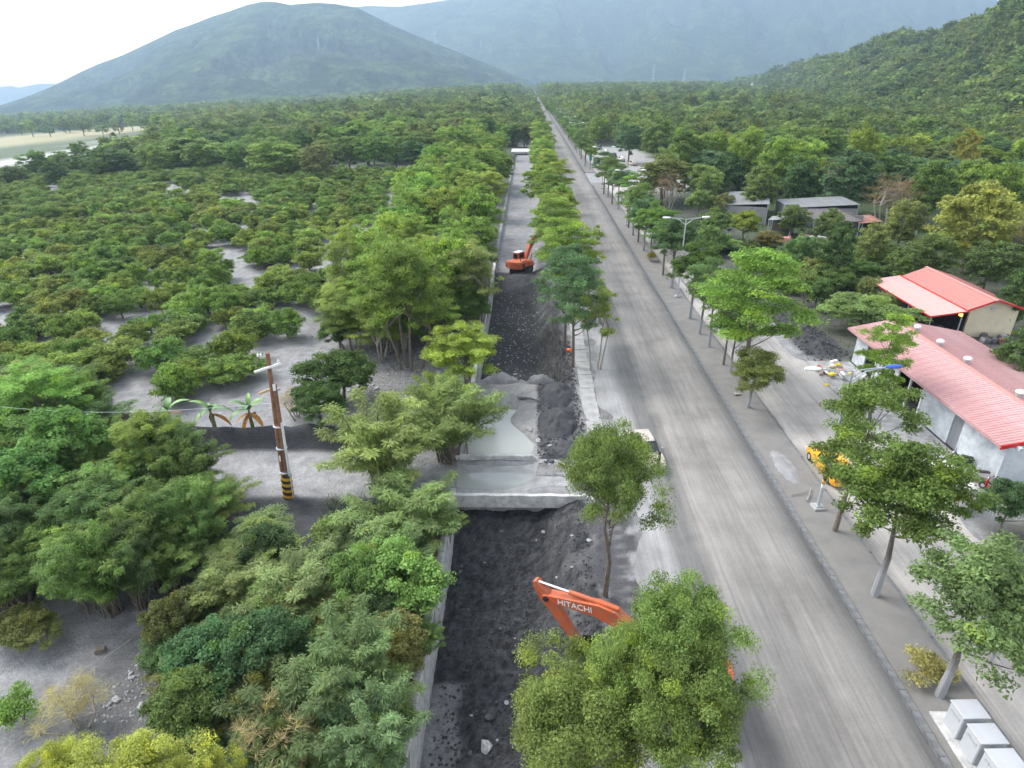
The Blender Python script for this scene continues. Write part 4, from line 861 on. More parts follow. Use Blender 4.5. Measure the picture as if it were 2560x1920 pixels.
RT = [(2095, 630, 110, 5.0, 'ever0', G_DK, 'very dark dense tree between shed and cream house'), (1998, 632, 85, 3.4, 'dense1', (.07, .13, .06), 'round pale green tree beside the very dark tree'), (2075, 690, 140, 2.2, 'dense0', (.06, .10, .035), 'leafy bush in front of the very dark tree'),
      (2018, 722, 80, 2.2, 'shrub0', G_OL, 'olive shrub at the edge of the dark yard'), (2165, 775, 230, 2.2, 'dense1', (.085, .135, .055), 'broad pale green bush in the yard beside the long red roof'), (2170, 724, 75, 1.8, 'shrub1', G_OL, 'greyish round shrub left of the pink porch'),
      (2212, 762, 70, 1.6, 'shrub0', G_OL, 'small olive shrub under the porch eave'), (1864, 560, 95, 3.0, 'dense0', (.15, .20, .045), 'yellow-green round tree in front of the sheds'), (1920, 600, 90, 2.0, 'dense1', (.08, .075, .03), 'brownish olive bush in front of the sheds'), (1750, 505, 80, 3.0, 'dense0', (.10, .15, .06), 'light green tree left of the long tin roof'),
      (1810, 510, 70, 3.0, 'dense1', (.075, .09, .045), 'dull olive tree hiding the long tin roof'), (1985, 545, 90, 3.2, 'wood1', (.08, .115, .04), 'green tree in front of the pale tin shed'), (2075, 560, 90, 3.4, 'wood3', (.075, .11, .04), 'green tree at the right end of the sheds'), (1800, 560, 80, 2.4, 'dense0', (.07, .11, .045), 'grey-green bush left of the yellow-green round tree'), (1900, 470, 120, 5.5, 'wood0', (.075, .115, .04), 'leafy tree right behind the tin sheds'), (1760, 455, 110, 5.0, 'wood2', (.085, .13, .045), 'leafy tree behind the long tin roof'), (2010, 455, 120, 5.5, 'ever0', (.045, .08, .035), 'dark leafy tree behind the pale tin shed'), (1690, 600, 130, 3.0, 'dense1', (.06, .10, .05), 'grey-green bush at the right edge of the side road'), (1640, 560, 110, 3.2, 'dense0', (.065, .11, .05), 'green bush beside the side road below the junction'),
      (2440, 555, 240, 7.0, 'wood0', (.17, .20, .06), 'large pale yellow-green tree behind the cream house'), (2535, 590, 140, 5.0, 'bare0', G_BN, 'grey-brown leafless thicket at the right edge'), (2235, 488, 150, 6.0, 'bare1', G_BN, 'brown leafless tree in the middle of the right wood'), (2418, 385, 62, 8.0, 'ever1', (.21, .22, .05), 'slender yellow tree standing out above the right wood'),
      (1957, 405, 130, 8.0, 'wood1', G_BR, 'tall bright green tree behind the tin sheds'), (2055, 372, 120, 7.5, 'wood2', G_MID, 'broad green tree right of the tall bright tree'), (2125, 445, 160, 7.0, 'ever0', G_BL, 'dark bluish green tree behind the dark open shed'), (2155, 385, 110, 9.0, 'wood3', (.14, .205, .04), 'bright lime-green crown over the dark bluish tree'),
      (1668, 420, 80, 6.5, 'wood0', (.10, .14, .05), 'pale round tree at the left end of the right wood'), (1720, 385, 120, 8.0, 'wood2', G_MID, 'broad green tree near the left end of the right wood'), (1790, 380, 110, 8.0, 'wood3', G_BR, 'bright green tree in the centre of the right wood'), (1832, 430, 80, 6.0, 'ever1', G_DK, 'dark tree in the centre of the right wood'),
      (1870, 385, 110, 8.5, 'wood1', G_BR, 'rounded bright green tree right of the dark centre tree'), (1645, 345, 110, 8.0, 'wood0', G_MID, 'dense green tree beyond the side road junction'), (1575, 350, 80, 7.0, 'wood2', G_BL, 'dark green tree beside the distant parked cars'), (2260, 560, 120, 5.0, 'wood1', G_OL, 'olive tree below the brown leafless tree'),
      (2330, 470, 130, 7.0, 'wood2', G_MID, 'green tree left of the slender yellow tree'), (2500, 470, 130, 7.0, 'wood3', G_BR, 'bright green tree near the right edge above the pale tree'), (2180, 610, 90, 4.0, 'wood0', (.12, .15, .06), 'pale olive tree right of the very dark tree'), (2330, 640, 130, 4.0, 'wood1', (.075, .11, .04), 'dark olive tree behind the bright red roof ridge'),
      (2480, 660, 140, 4.0, 'wood2', (.065, .10, .04), 'dull green tree behind the cream house gable'), (2250, 660, 90, 3.0, 'wood3', (.07, .11, .04), 'low leafy tree behind the pink porch'), (2540, 900, 130, 3.5, 'wood0', (.05, .085, .035), 'dark leafy tree right of the long red roof'), (2545, 740, 100, 4.0, 'ever0', G_DK, 'dark tree at the right edge behind the cream house'),
      (2530, 1260, 150, 2.2, 'dense1', (.04, .075, .04), 'dark round bush at the near corner of the long house'), (2550, 1500, 130, 4.0, 'street1', G_DK, 'dark green tree cut by the right edge beside the side road')]
for px, py, wp, zc, kd, tint, lab in RT: ptree(kd, px, py, wp, zc, tint, lab, name='mixed_tree' if wp > 78 and zc > 2.3 else 'yard_shrub', cat='tree' if zc > 2.3 else 'shrub')
LT = [(447, 300, 150, 8.0, 'wood0', (.085, .11, .045), 'big rounded olive-green tree in the wood above the river bed'), (612, 305, 125, 8.0, 'wood1', (.085, .115, .045), 'second rounded tree right of the big olive tree'), (478, 382, 180, 6.5, 'wood2', (.085, .13, .045), 'broad green tree just behind the orchard'), (690, 390, 175, 6.5, 'wood3', (.10, .15, .045), 'bright broad tree behind the orchard centre'),
      (262, 405, 130, 5.5, 'ever0', (.045, .075, .03), 'dark tree clump at the left beside the river bed'), (137, 430, 75, 4.5, 'ever1', (.04, .07, .03), 'dark tree by the pale river bed at far left'), (30, 440, 80, 4.0, 'wood1', (.06, .09, .035), 'low tree at the left edge by the river bed'), (895, 340, 130, 7.0, 'wood0', G_BR, 'bright tree in the wood left of the belt'), (1000, 340, 120, 7.0, 'wood2', G_BR, 'bright green tree between wood and canal belt'), (790, 400, 110, 6.0, 'wood1', (.075, .09, .04), 'dull tree behind the right half of the orchard')]
for px, py, wp, zc, kd, tint, lab in LT: ptree(kd, px, py, wp, zc, tint, lab, name='woodland_tree')
# ---- instanced masses nobody could count
def scatter(name, pts, tints, kinds, label, cat):
    """one stuff object: points carrying scale and spin, trees put on them by geometry nodes"""
    for ti, tint in enumerate(tints):
        sub_ = pts[ti::len(tints)]
        if not len(sub_): continue
        me = bpy.data.meshes.new(name); me.vertices.add(len(sub_)); me.vertices.foreach_set('co', sub_[:, :3].astype(np.float32).ravel())
        a = me.attributes.new('size', 'FLOAT_VECTOR', 'POINT'); a.data.foreach_set('vector', np.c_[sub_[:, 3], sub_[:, 3], sub_[:, 4]].astype(np.float32).ravel())
        a = me.attributes.new('spin', 'FLOAT_VECTOR', 'POINT'); a.data.foreach_set('vector', np.c_[np.zeros((len(sub_), 2)), RG.uniform(0, 6.28, len(sub_))].astype(np.float32).ravel())
        a = me.attributes.new('pick', 'INT', 'POINT'); a.data.foreach_set('value', RG.integers(0, len(kinds), len(sub_)).astype(np.int32))
        tc_ = (tint[0] * 1.9, tint[1] * 1.78, tint[2] * 1.4, 1); o = link(bpy.data.objects.new(name, me)); o.color = tc_; tag(o, label, cat, kind='stuff')
        ng = bpy.data.node_groups.new(name, 'GeometryNodeTree'); ng.interface.new_socket('Geometry', in_out='INPUT', socket_type='NodeSocketGeometry'); ng.interface.new_socket('Geometry', in_out='OUTPUT', socket_type='NodeSocketGeometry')
        N = ng.nodes; L = ng.links; gi = N.new('NodeGroupInput'); go = N.new('NodeGroupOutput'); ip = N.new('GeometryNodeInstanceOnPoints'); g2 = N.new('GeometryNodeGeometryToInstance')
        for me_ in kinds:
            src = bpy.data.objects.get('src_' + me_.name + str(ti))
            po = bpy.data.objects.new('far_tree_form', me_); po.color = tc_
            oi = N.new('GeometryNodeObjectInfo'); oi.inputs['Object'].default_value = po; L.new(oi.outputs['Geometry'], g2.inputs[0])
        def attr(nm, ty):
            q_ = N.new('GeometryNodeInputNamedAttribute'); q_.data_type = ty; q_.inputs['Name'].default_value = nm; return q_.outputs['Attribute']
        L.new(gi.outputs[0], ip.inputs['Points']); L.new(g2.outputs[0], ip.inputs['Instance']); ip.inputs['Pick Instance'].default_value = True
        L.new(attr('pick', 'INT'), ip.inputs['Instance Index']); L.new(attr('size', 'FLOAT_VECTOR'), ip.inputs['Scale'])
        e2r = N.new('FunctionNodeEulerToRotation'); L.new(attr('spin', 'FLOAT_VECTOR'), e2r.inputs[0]); L.new(e2r.outputs[0], ip.inputs['Rotation'])
        L.new(ip.outputs[0], go.inputs[0])
        md = o.modifiers.new('scatter', 'NODES'); md.node_group = ng
FAR = [PROTO[f'far{k}'] for k in range(4)]
rest = np.array([(x, y, tz(x, y), random.uniform(1.05, 1.6), random.uniform(.9, 1.35)) for x, y in cand[300:]])
if len(rest): scatter('far_orchard', rest, [(.08, .135, .04), (.112, .16, .045)], [PROTO['citrus0']['crown'], PROTO['citrus2']['crown']], 'mass of low citrus trees in the far half of the silted orchard', 'orchard')

# ---- woods: nearest trees one by one, the rest as masses
RIVPG = [(-160, 318), (60, 292), (250, 276), (392, 318), (392, 385), (200, 428), (-160, 490)]
def gap_left(x, y):
    if x < -120 and y < 700:
        px, py = project((x, y, tz(x, y)))
        if inpoly(px, py, RIVPG): return not (py < 345 and random.random() < .12)
    return -410 < x < -245 and 905 < y < 1290
def free_right(x, y):
    if x < 28.5: return False
    if y < 33: return False
    if 28 < x < 42.5 and 31 < y < 58: return False          # long red-roofed house
    if 39 < x < 53 and 55 < y < 77: return False            # second house and yard
    if x < 33 and y < 82: return False
    if 30 < x < 68 and 96 < y < 140: return False           # sheds
    if x < 34 and 82 < y < 110: return False
    if x < 42 and 150 < y < 265: return False
    if 60 < x < 155 and 388 < y < 475: return False
    if abs(x - 44) < 2.5 and y < 140: return False
    return True
fl, fr = [], []
k = 0
cells = []
y = 196.0
while y < 2300:
    st = 9.0 if y < 420 else (11 if y < 900 else 15)
    xs = np.arange(-1.02 * y - 60, -16, st)
    for x in xs: cells.append((min(-20, x + random.uniform(-.4, .4) * st), y + random.uniform(-.4, .4) * st, st))
    y += st
yq = 272.0
while yq < 2300:
    for xq in (-18, -12, -7, -1, 4.6, 18.2, 29): cells.append((xq + random.uniform(-1, 1), yq + random.uniform(-2, 2), 7.0))
    yq += 7.5
for x, y, st in cells:
    if gap_left(x, y) or (x > 15 and x < 20 and y < 545): continue
    px, py = project((x, y, tz(x, y) + 5))
    if px < -150: continue
    if y < 232 and inpoly(px, py + 14, ORCH): continue
    fl.append((x, y, st))
y = 34.0; cells = []
while y < 2300:
    st = 6.5 if y < 120 else (9.0 if y < 420 else (11 if y < 900 else 15))
    for x in np.arange(28, min(.95 * y + 60, 900), st): cells.append((x + random.uniform(-.4, .4) * st, y + random.uniform(-.4, .4) * st, st))
    y += st
HF = np.array(hfoot)
for x, y, st in cells:
    fx = np.interp(y, HF[:, 1], HF[:, 0])
    if not free_right(x, y) or x > fx + 12 or (y < 260 and not far_enough(x, y, LAYER[-60:], 5.5)): continue
    px, py = project((x, y, 5))
    if px > 2760: continue
    fr.append((x, y, st))
fl.sort(key=lambda q_: q_[0] ** 2 + q_[1] ** 2); fr.sort(key=lambda q_: q_[0] ** 2 + q_[1] ** 2)
for x, y, st in fl[:150]:
    rs_ = random.uniform(1.0, 1.6); tn_ = jit(random.choice([G_MID, G_MID, G_BR, (.075, .115, .038), G_DK, G_OL]), .15)
    tree(random.choice(['wood0', 'wood1', 'wood2', 'wood3', 'ever0']), x, y, rs_, rs_ * random.uniform(.7, .95), tn_, which(x, y, rs_, (1.2, 1.4), tn_, 'leafy tree', 'the wood behind the orchard', (0, 300, 1200, 400)), name='woodland_tree', group='wood behind the orchard')
TR_ = [G_MID, G_DK, G_BR, G_OL, (.065, .11, .04), G_YL, G_BL]
for x, y, st in fr[:150]:
    small = (x < 43 and y < 100)
    kd = random.choice(['wood0', 'wood1', 'wood2', 'wood3', 'ever0', 'ever1', 'wood1', 'bare0'] if not small else ['dense0', 'dense1', 'citrus0', 'citrus1'])
    tint = jit(G_BN) if kd.startswith('bare') else jit(random.choice(TR_), .15)
    sc = random.uniform(1.0, 1.7) if not small else random.uniform(.7, 1.1); zs = random.uniform(.7, 1.15) if not small else random.uniform(.7, 1.1)
    lab = which(x, y, sc, (1.2, 1.45), tint, 'leafless tree' if kd.startswith('bare') else 'leafy tree', 'the right-hand wood', (1450, 260, 2560, 700)) if not small else which(x, y, sc, (.85, .97), tint, 'leafy bush', 'the dark roadside yard', (1700, 500, 2300, 850))
    tree(kd, x, y, sc * (.85 if y < 120 else 1), zs * (.85 if y < 120 else 1.05), tint, lab, cat='tree' if not small else 'bush', name='woodland_tree' if not small else 'yard_bush', group='mixed wood right of the road' if not small else 'bushes in the dark yard')
def mass(lst, zoff=0.0):
    a = np.array([(x, y, st) for x, y, st in lst]); s_ = RG.uniform(.8, 1.25, len(a)) * (a[:, 2] / 6.6) ** .85
    z = terrain(a[:, 0], a[:, 1]); return np.c_[a[:, 0], a[:, 1], z, s_, s_ * RG.uniform(.65, .95, len(a))]
FT = [(.075, .115, .034), (.10, .15, .042), (.055, .088, .03), (.085, .11, .036)]
scatter('far_wood', mass(fl[150:]), FT, FAR, 'wide far-off wood on the plain left of the road', 'wood')
scatter('far_wood', mass(fr[150:]), FT, FAR, 'far-off wood on the plain right of the road', 'wood')
# hill forest
hv = np.empty(len(hill.data.vertices) * 3); hill.data.vertices.foreach_get('co', hv); hv = hv.reshape(50, -1, 3)
hp = []
for _ in range(4200):
    a = random.random() * 27; b_ = random.random() * (hv.shape[1] - 1.01); i, j = int(a), int(b_); u, v_ = a - i, b_ - j
    p = (hv[i, j] * (1 - u) + hv[i + 1, j] * u) * (1 - v_) + (hv[i, j + 1] * (1 - u) + hv[i + 1, j + 1] * u) * v_
    if p[2] < -3: continue
    px, py = project(p)
    if px > 2800: continue
    s_ = random.uniform(1.4, 3.0) * (1 if p[1] < 700 else 1.2); hp.append((p[0], p[1], p[2] - .6, s_, s_ * random.uniform(.6, .9)))
scatter('hill_forest', np.array(hp), [(.075, .115, .034), (.095, .14, .04), (.055, .088, .03), (.09, .118, .04)], FAR, 'dense forest covering the hill at the right', 'forest')
# ================================================================== BUILDINGS
def seg_panel(width, run, rise, ribs, mat, name='roof_panel'):
    """one ribbed roof sheet: width along y, from eave (0,0) to (run, rise)"""
    prof = [(0, 0)]
    for k in range(ribs):
        c_ = (k + .5) * width / ribs; prof += [(c_ - .045, 0), (c_ - .025, .035), (c_ + .025, .035), (c_ + .045, 0)]
    prof.append((width, 0)); n_ = len(prof); vs = []
    for t in (0, 1):
        vs += [(run * t, y, rise * t + h) for y, h in prof]
    vs += [(run * t, y, rise * t - .03) for t in (0, 1) for y in (0, width)]
    fs = [(k, k + 1, n_ + k + 1, n_ + k) for k in range(n_ - 1)] + [(2 * n_, 2 * n_ + 2, 2 * n_ + 3, 2 * n_ + 1), (0, n_, 2 * n_ + 2, 2 * n_), (n_ - 1, 2 * n_ + 1, 2 * n_ + 3, 2 * n_ - 1)]
    return MB().add(vs, fs).mesh(name, mat)
def slope(parent, x0, z0, x1, z1, ya, yb, mat, w_=.8, ribs=3):
    N = max(1, round((yb - ya) / w_)); w_ = (yb - ya) / N; me = seg_panel(w_ - .004, x1 - x0, z1 - z0, ribs, mat)
    for k in range(N):
        o = link(bpy.data.objects.new('roof_panel', me), parent); o.location = (x0, ya + k * w_, z0 + random.uniform(0, .006))
def vent(parent, x, y, z):
    v_ = MB().lathe([(.20, -.35), (.20, .05), (.26, .08), (.26, .12)]).build('roof_vent', 'steel', parent, True); v_.location = (x, y, z)
    MB().lathe([(.18, .12), (.28, .2), (.31, .3), (.26, .4), (.12, .46), (.02, .48)], n=14).build('turbine', 'white_paint', v_, True)

# long house with faded red roof
HX = empty('red_roof_house', (30, 34, 0), label='long low house with faded red ribbed roof and five round vents', cat='house')
YA, YB = .35, 21.4
XE, XR, XB = .1, 4.2, 10.6; ZE, ZR, ZB = 3.35, 4.25, 3.0
slope(HX, XE, ZE, XR, ZR, YA, YB, 'roof_red'); slope(HX, XR, ZR, XB, ZB, YA, YB, 'roof_red')
MB().prism([(XR - .25, ZR - .03), (XR, ZR + .07), (XR + .25, ZR - .03)], YA - .02, YB + .02).build('ridge_cap', 'roof_red_bright', HX)
MB().add([(XE - .02, YA - .05, ZE - .22), (XE - .02, YA - .05, ZE + .06), (XR, YA - .05, ZR + .08), (XR, YA - .05, ZR - .2), (XE - .02, YA + .03, ZE - .22), (XE - .02, YA + .03, ZE + .06), (XR, YA + .03, ZR + .08), (XR, YA + .03, ZR - .2)],
          [(0, 1, 2, 3), (7, 6, 5, 4), (0, 4, 5, 1), (1, 5, 6, 2), (3, 2, 6, 7), (0, 3, 7, 4)]).build('fascia', 'trim_red', HX)
MB().add([(XR, YA - .05, ZR - .2), (XR, YA - .05, ZR + .08), (XB, YA - .05, ZB + .06), (XB, YA - .05, ZB - .22), (XR, YA + .03, ZR - .2), (XR, YA + .03, ZR + .08), (XB, YA + .03, ZB + .06), (XB, YA + .03, ZB - .22)],
          [(0, 1, 2, 3), (7, 6, 5, 4), (0, 4, 5, 1), (1, 5, 6, 2), (3, 2, 6, 7), (0, 3, 7, 4)]).build('fascia', 'trim_red', HX)
MB().box((XE + .02, (YA + YB) / 2, ZE - .08), (.10, YB - YA, .12)).build('gutter', 'roof_red', HX)
for (a, b_) in ((.8, 5.0), (6.1, 9.9), (13.6, 16.9), (18.9, 20.9)): MB().box((1.05, (a + b_) / 2, 1.68), (.16, b_ - a, 3.3), bev=.01).build('wall_panel', 'white_wall', HX)
MB().box((1.10, 5.55, 1.45), (.10, 1.1, 2.9)).build('roller_door', 'roller_door', HX)
for y in (9.95, 11.75, 13.55, 17.0, 18.85): MB().box((.95, y, 1.65), (.14, .14, 3.3)).build('post', 'white_paint', HX)
MB().box((1.15, 10, 3.3), (.2, 20, .25)).build('beam', 'white_wall', HX)
for (y, z, s_) in ((14.4, 1.9, .55), (15.5, 1.3, .8)): MB().box((.965, y, z), (.03, s_, s_ * 1.3), bev=.01).build('window', 'glass_dark', HX)
for y, mt_ in ((.9, 'white_wall'), (20.85, 'white_wall')):
    MB().add([(1.0, y, 0), (10.2, y, 0), (10.2, y, 2.95), (4.2, y, 4.05), (1.0, y, 3.3), (1.0, y + .16, 0), (10.2, y + .16, 0), (10.2, y + .16, 2.95), (4.2, y + .16, 4.05), (1.0, y + .16, 3.3)],
             [(0, 1, 2, 3, 4), (9, 8, 7, 6, 5), (0, 5, 6, 1), (1, 6, 7, 2), (2, 7, 8, 3), (3, 8, 9, 4), (4, 9, 5, 0)]).build('gable_wall', mt_, HX)
MB().box((10.2, 10.9, 1.45), (.16, 20, 2.9)).build('back_wall', 'white_wall', HX); MB().box((5.6, 10.9, .04), (9.4, 20.2, .10)).build('floor', 'inside_shade', HX)
MB().box((4.5, 10.9, 1.4), (.12, 19.8, 2.8)).build('partition', 'inside_shade', HX)  # near-black like the floor, so the open bays look shaded
MB().box((-1.3, 10.5, .04), (4.2, 21, .08), bev=.02).build('apron', 'concrete', HX)
for y in (1.6, 5.6, 11.4, 15.0, 18.4): vent(HX, XR + .35, y, ZR + .05)
# second house
H2 = empty('cream_house', (41, 60.6, 0), label='cream-walled house with bright red roof and pale pink porch roof', cat='house')
LZ, BZ, RZ = 2.55, 3.15, 4.25
slope(H2, .0, LZ, 3.55, BZ - .06, 0, 13, 'roof_pink', .8, 3); slope(H2, 3.6, BZ, 6.3, RZ, .2, 12.6, 'roof_red_bright'); slope(H2, 6.3, RZ, 9.7, BZ, .2, 12.6, 'roof_red_bright')
MB().prism([(6.05, RZ - .04), (6.3, RZ + .07), (6.55, RZ - .04)], .1, 12.7).build('ridge_cap', 'roof_red_bright', H2)
MB().box((3.55, 6.5, BZ - .02), (.10, 12.8, .16)).build('gutter', 'trim_red', H2); MB().box((0, 6.5, LZ - .03), (.08, 13, .12)).build('gutter', 'trim_red', H2)
MB().add([(3.6, .14, BZ - .12), (3.6, .14, BZ + .06), (6.3, .14, RZ + .06), (9.7, .14, BZ + .06), (9.7, .14, BZ - .12), (6.3, .14, RZ - .12), (3.6, .22, BZ - .12), (3.6, .22, BZ + .06), (6.3, .22, RZ + .06), (9.7, .22, BZ + .06), (9.7, .22, BZ - .12), (6.3, .22, RZ - .12)],
         [(0, 1, 2, 5), (5, 2, 3, 4), (6, 11, 8, 7), (11, 10, 9, 8), (1, 7, 8, 2), (2, 8, 9, 3), (0, 5, 11, 6), (5, 4, 10, 11)]).build('fascia', 'trim_red', H2)
MB().add([(0, .0, LZ - .1), (0, .0, LZ + .05), (3.6, .0, BZ), (3.6, .0, BZ - .14), (0, .08, LZ - .1), (0, .08, LZ + .05), (3.6, .08, BZ), (3.6, .08, BZ - .14)], [(0, 1, 2, 3), (7, 6, 5, 4), (0, 4, 5, 1), (1, 5, 6, 2), (0, 3, 7, 4)]).build('fascia', 'trim_red', H2)
MB().add([(4.4, .9, 0), (9.3, .9, 0), (9.3, .9, 3.2), (6.3, .9, 4.15), (4.4, .9, 3.4), (4.4, 1.1, 0), (9.3, 1.1, 0), (9.3, 1.1, 3.2), (6.3, 1.1, 4.15), (4.4, 1.1, 3.4)],
         [(0, 1, 2, 3, 4), (9, 8, 7, 6, 5), (0, 5, 6, 1), (1, 6, 7, 2), (2, 7, 8, 3), (3, 8, 9, 4), (4, 9, 5, 0)]).build('gable_wall', 'cream_wall', H2)
MB().box((4.45, 6.6, 1.6), (.2, 11, 3.2)).build('side_wall', 'inside_shade', H2); MB().box((9.25, 6.6, 1.6), (.2, 11, 3.2)).build('side_wall', 'cream_wall', H2); MB().box((6.85, 12.1, 1.6), (4.6, .2, 3.2)).build('back_wall', 'cream_wall', H2)
MB().box((6.6, .86, 3.1), (.5, .06, .3)).build('wall_vent', 'steel', H2)
for y in (.3, 4.4, 8.6, 12.7): MB().cyl((.25, y, 0), (.25, y, LZ), .06, n=8).build('post', 'steel', H2)
for x in (3.3,): MB().cyl((x, .3, 0), (x, .3, BZ - .1), .06, n=8).build('post', 'steel', H2)
MB().box((2.2, 6.4, .05), (4.2, 12.6, .1)).build('floor', 'inside_shade', H2)
lampb = MB().lathe([(.02, .0), (.16, .06), (.2, .2), (.12, .34), (.02, .38)]).build('hanging_lamp', 'lamp_glow', None, True); lampb.location = (44.2, 61.0, 2.45); tag(lampb, 'round glowing orange lamp hanging at the porch corner of the cream house', 'lamp')
# sheds
def shed(x, y, rz, L_, W_, za, zb, roof, label, walls='tin_dark', open_front=True):
    e = empty('shed', (x, y, tz(x, y)), rz, label, 'shed'); N = max(2, round(L_ / 1.0)); me = seg_panel(L_ / N - .006, W_, zb - za, 3, roof)
    for k in range(N):
        o = link(bpy.data.objects.new('roof_panel', me), e); o.location = (-W_ / 2, -L_ / 2 + k * L_ / N, za + random.uniform(0, .02))
    for sx, sy in ((-1, -1), (1, -1), (-1, 1), (1, 1), (-1, 0), (1, 0)): MB().box((sx * (W_ / 2 - .2), sy * (L_ / 2 - .2), (za if sx < 0 else zb) / 2), (.14, .14, (za if sx < 0 else zb))).build('post', 'steel', e)
    MB().box((W_ / 2 - .25, 0, zb / 2 - .1), (.1, L_ - .6, zb - .2)).build('back_wall', walls, e)
    MB().box((0, L_ / 2 - .25, za / 2), (W_ - .6, .1, za - .1)).build('side_wall', walls, e)
    if not open_front: MB().box((0, -L_ / 2 + .25, za / 2), (W_ - .6, .1, za - .1)).build('side_wall', walls, e); MB().box((-W_ / 2 + .3, 0, za / 2), (.1, L_ - .6, za - .2)).build('front_wall', walls, e)
    return e
shed(53.5, 119.5, R(-4), 9, 12, 3.4, 4.1, 'tin_grey', 'wide pale grey tin-roofed shed among the trees', 'tin_grey', False)
shed(51.5, 109.0, R(-78), 8.0, 7.5, 3.7, 2.9, 'tin_dark', 'dark-roofed open shed in front of the pale tin shed')
shed(57.0, 108.0, R(-8), 6.0, 3.6, 2.7, 3.1, 'tin_rust', 'small rusty-roofed lean-to beside the dark open shed')
shed(43.0, 126.0, R(-20), 16, 8, 3.2, 3.8, 'tin_grey', 'long dull tin roof half hidden behind trees left of the pale shed', 'tin_grey', False)
shed(44.0, 110.0, R(-30), 4, 4, 2.5, 3.0, 'tin_grey', 'small grey hut left of the dark open shed')
rb = MB()
FLB = empty('low_building', (107, 430, 0), R(4), 'long low pale building with flat roof on the bright lot far right', 'building')
MB().box((0, 0, 2.2), (62, 12, 4.4)).build('wall', 'concrete_pale', FLB); MB().box((0, 0, 4.55), (64, 13.4, .3)).build('roof', 'tin_grey', FLB)
wme = MB().box((0, 0, 0), (2.6, .06, 1.6)).mesh('window', 'glass_dark')
for k in range(14): o = link(bpy.data.objects.new('window', wme), FLB); o.location = (-28 + k * 4.3, -6.02, 2.3)
B3 = empty('flat_house', (118, 268, 0), R(-12), 'flat pale house with brownish wall below the hill', 'house')
MB().box((0, 0, 2.6), (30, 8, 5.2)).build('wall', 'cream_wall', B3); MB().box((0, 0, 5.35), (31, 9, .3)).build('roof', 'tin_grey', B3)
for k in range(6): o = link(bpy.data.objects.new('window', wme), B3); o.location = (-12 + k * 4.6, -4.02, 2.8)
B4 = empty('small_house', (88, 252, 0), R(8), 'small white house left of the brownish flat house', 'house')
MB().box((0, 0, 2.4), (7, 6, 4.8)).build('wall', 'white_wall', B4); MB().prism([(-4, 4.7), (0, 6.2), (4, 4.7)], -3.4, 3.4).build('roof', 'tin_grey', B4); o = link(bpy.data.objects.new('window', wme), B4); o.location = (0, -3.03, 2.6)
pg = ray_at(1880, 214, 1050); PG = empty('pagoda', (pg.x, pg.y, 0), 0, 'tiny white tiered tower at the foot of the far right hill', 'tower')
for k, (w_, z) in enumerate(((7, 0), (5.5, 5), (4, 9), (3, 12.5))):
    MB().box((0, 0, z + 1.7), (w_, w_, 3.4)).build('storey', 'white_paint', PG); MB().lathe([(w_ * .95, z + 3.4), (w_ * .55, z + 4.6), (w_ * .3, z + 5.0)], n=4).build('roof', 'tin_grey', PG)
MB().cyl((0, 0, 16), (0, 0, 20), .3, .1).build('spire', 'white_paint', PG)
def pylon(px, py, Y, h, lab):
    p = ray_at(px, py, Y); e = empty('pylon', (p.x, p.y, p.z), random.uniform(0, 1), lab, 'pylon'); mb = MB(); w_ = h * .11
    for sx, sy in ((-1, -1), (1, -1), (1, 1), (-1, 1)): mb.tube([(sx * w_, sy * w_, -6), (sx * w_ * .3, sy * w_ * .3, h * .65), (0, 0, h)], [.35, .3, .2], 4)
    for t in (.15, .35, .55): r_ = w_ * (1 - t * 1.05); mb.tube([(-r_, -r_, h * t), (r_, r_, h * (t + .12))], .35, 4); mb.tube([(r_, -r_, h * t), (-r_, r_, h * (t + .12))], .35, 4)
    mb.build('lattice', 'steel', e)
    for t in (.68, .8, .92): MB().tube([(-h * .16, 0, h * t), (0, 0, h * t + 1), (h * .16, 0, h * t)], .25, 4).build('cross_arm', 'steel', e)
pylon(1632, 206, 1500, 36, 'left one of two pale pylons on the plain before the far mountain'); pylon(1709, 206, 1500, 28, 'right one of two pale pylons on the plain before the far mountain')
pylon(618, 136, 2130, 40, 'pale pylon on the left mountain, left one'); pylon(798, 130, 2130, 42, 'pale pylon on the left mountain slope, middle one'); pylon(1088, 108, 2330, 40, 'pale pylon on the crest of the left mountain ridge'); pylon(1203, 132, 2330, 40, 'pale pylon on the right shoulder of the left mountain')
tag(heap('grass_mound', -175, 700, 60, 45, 14, 'mound_green', 77), kind='structure')

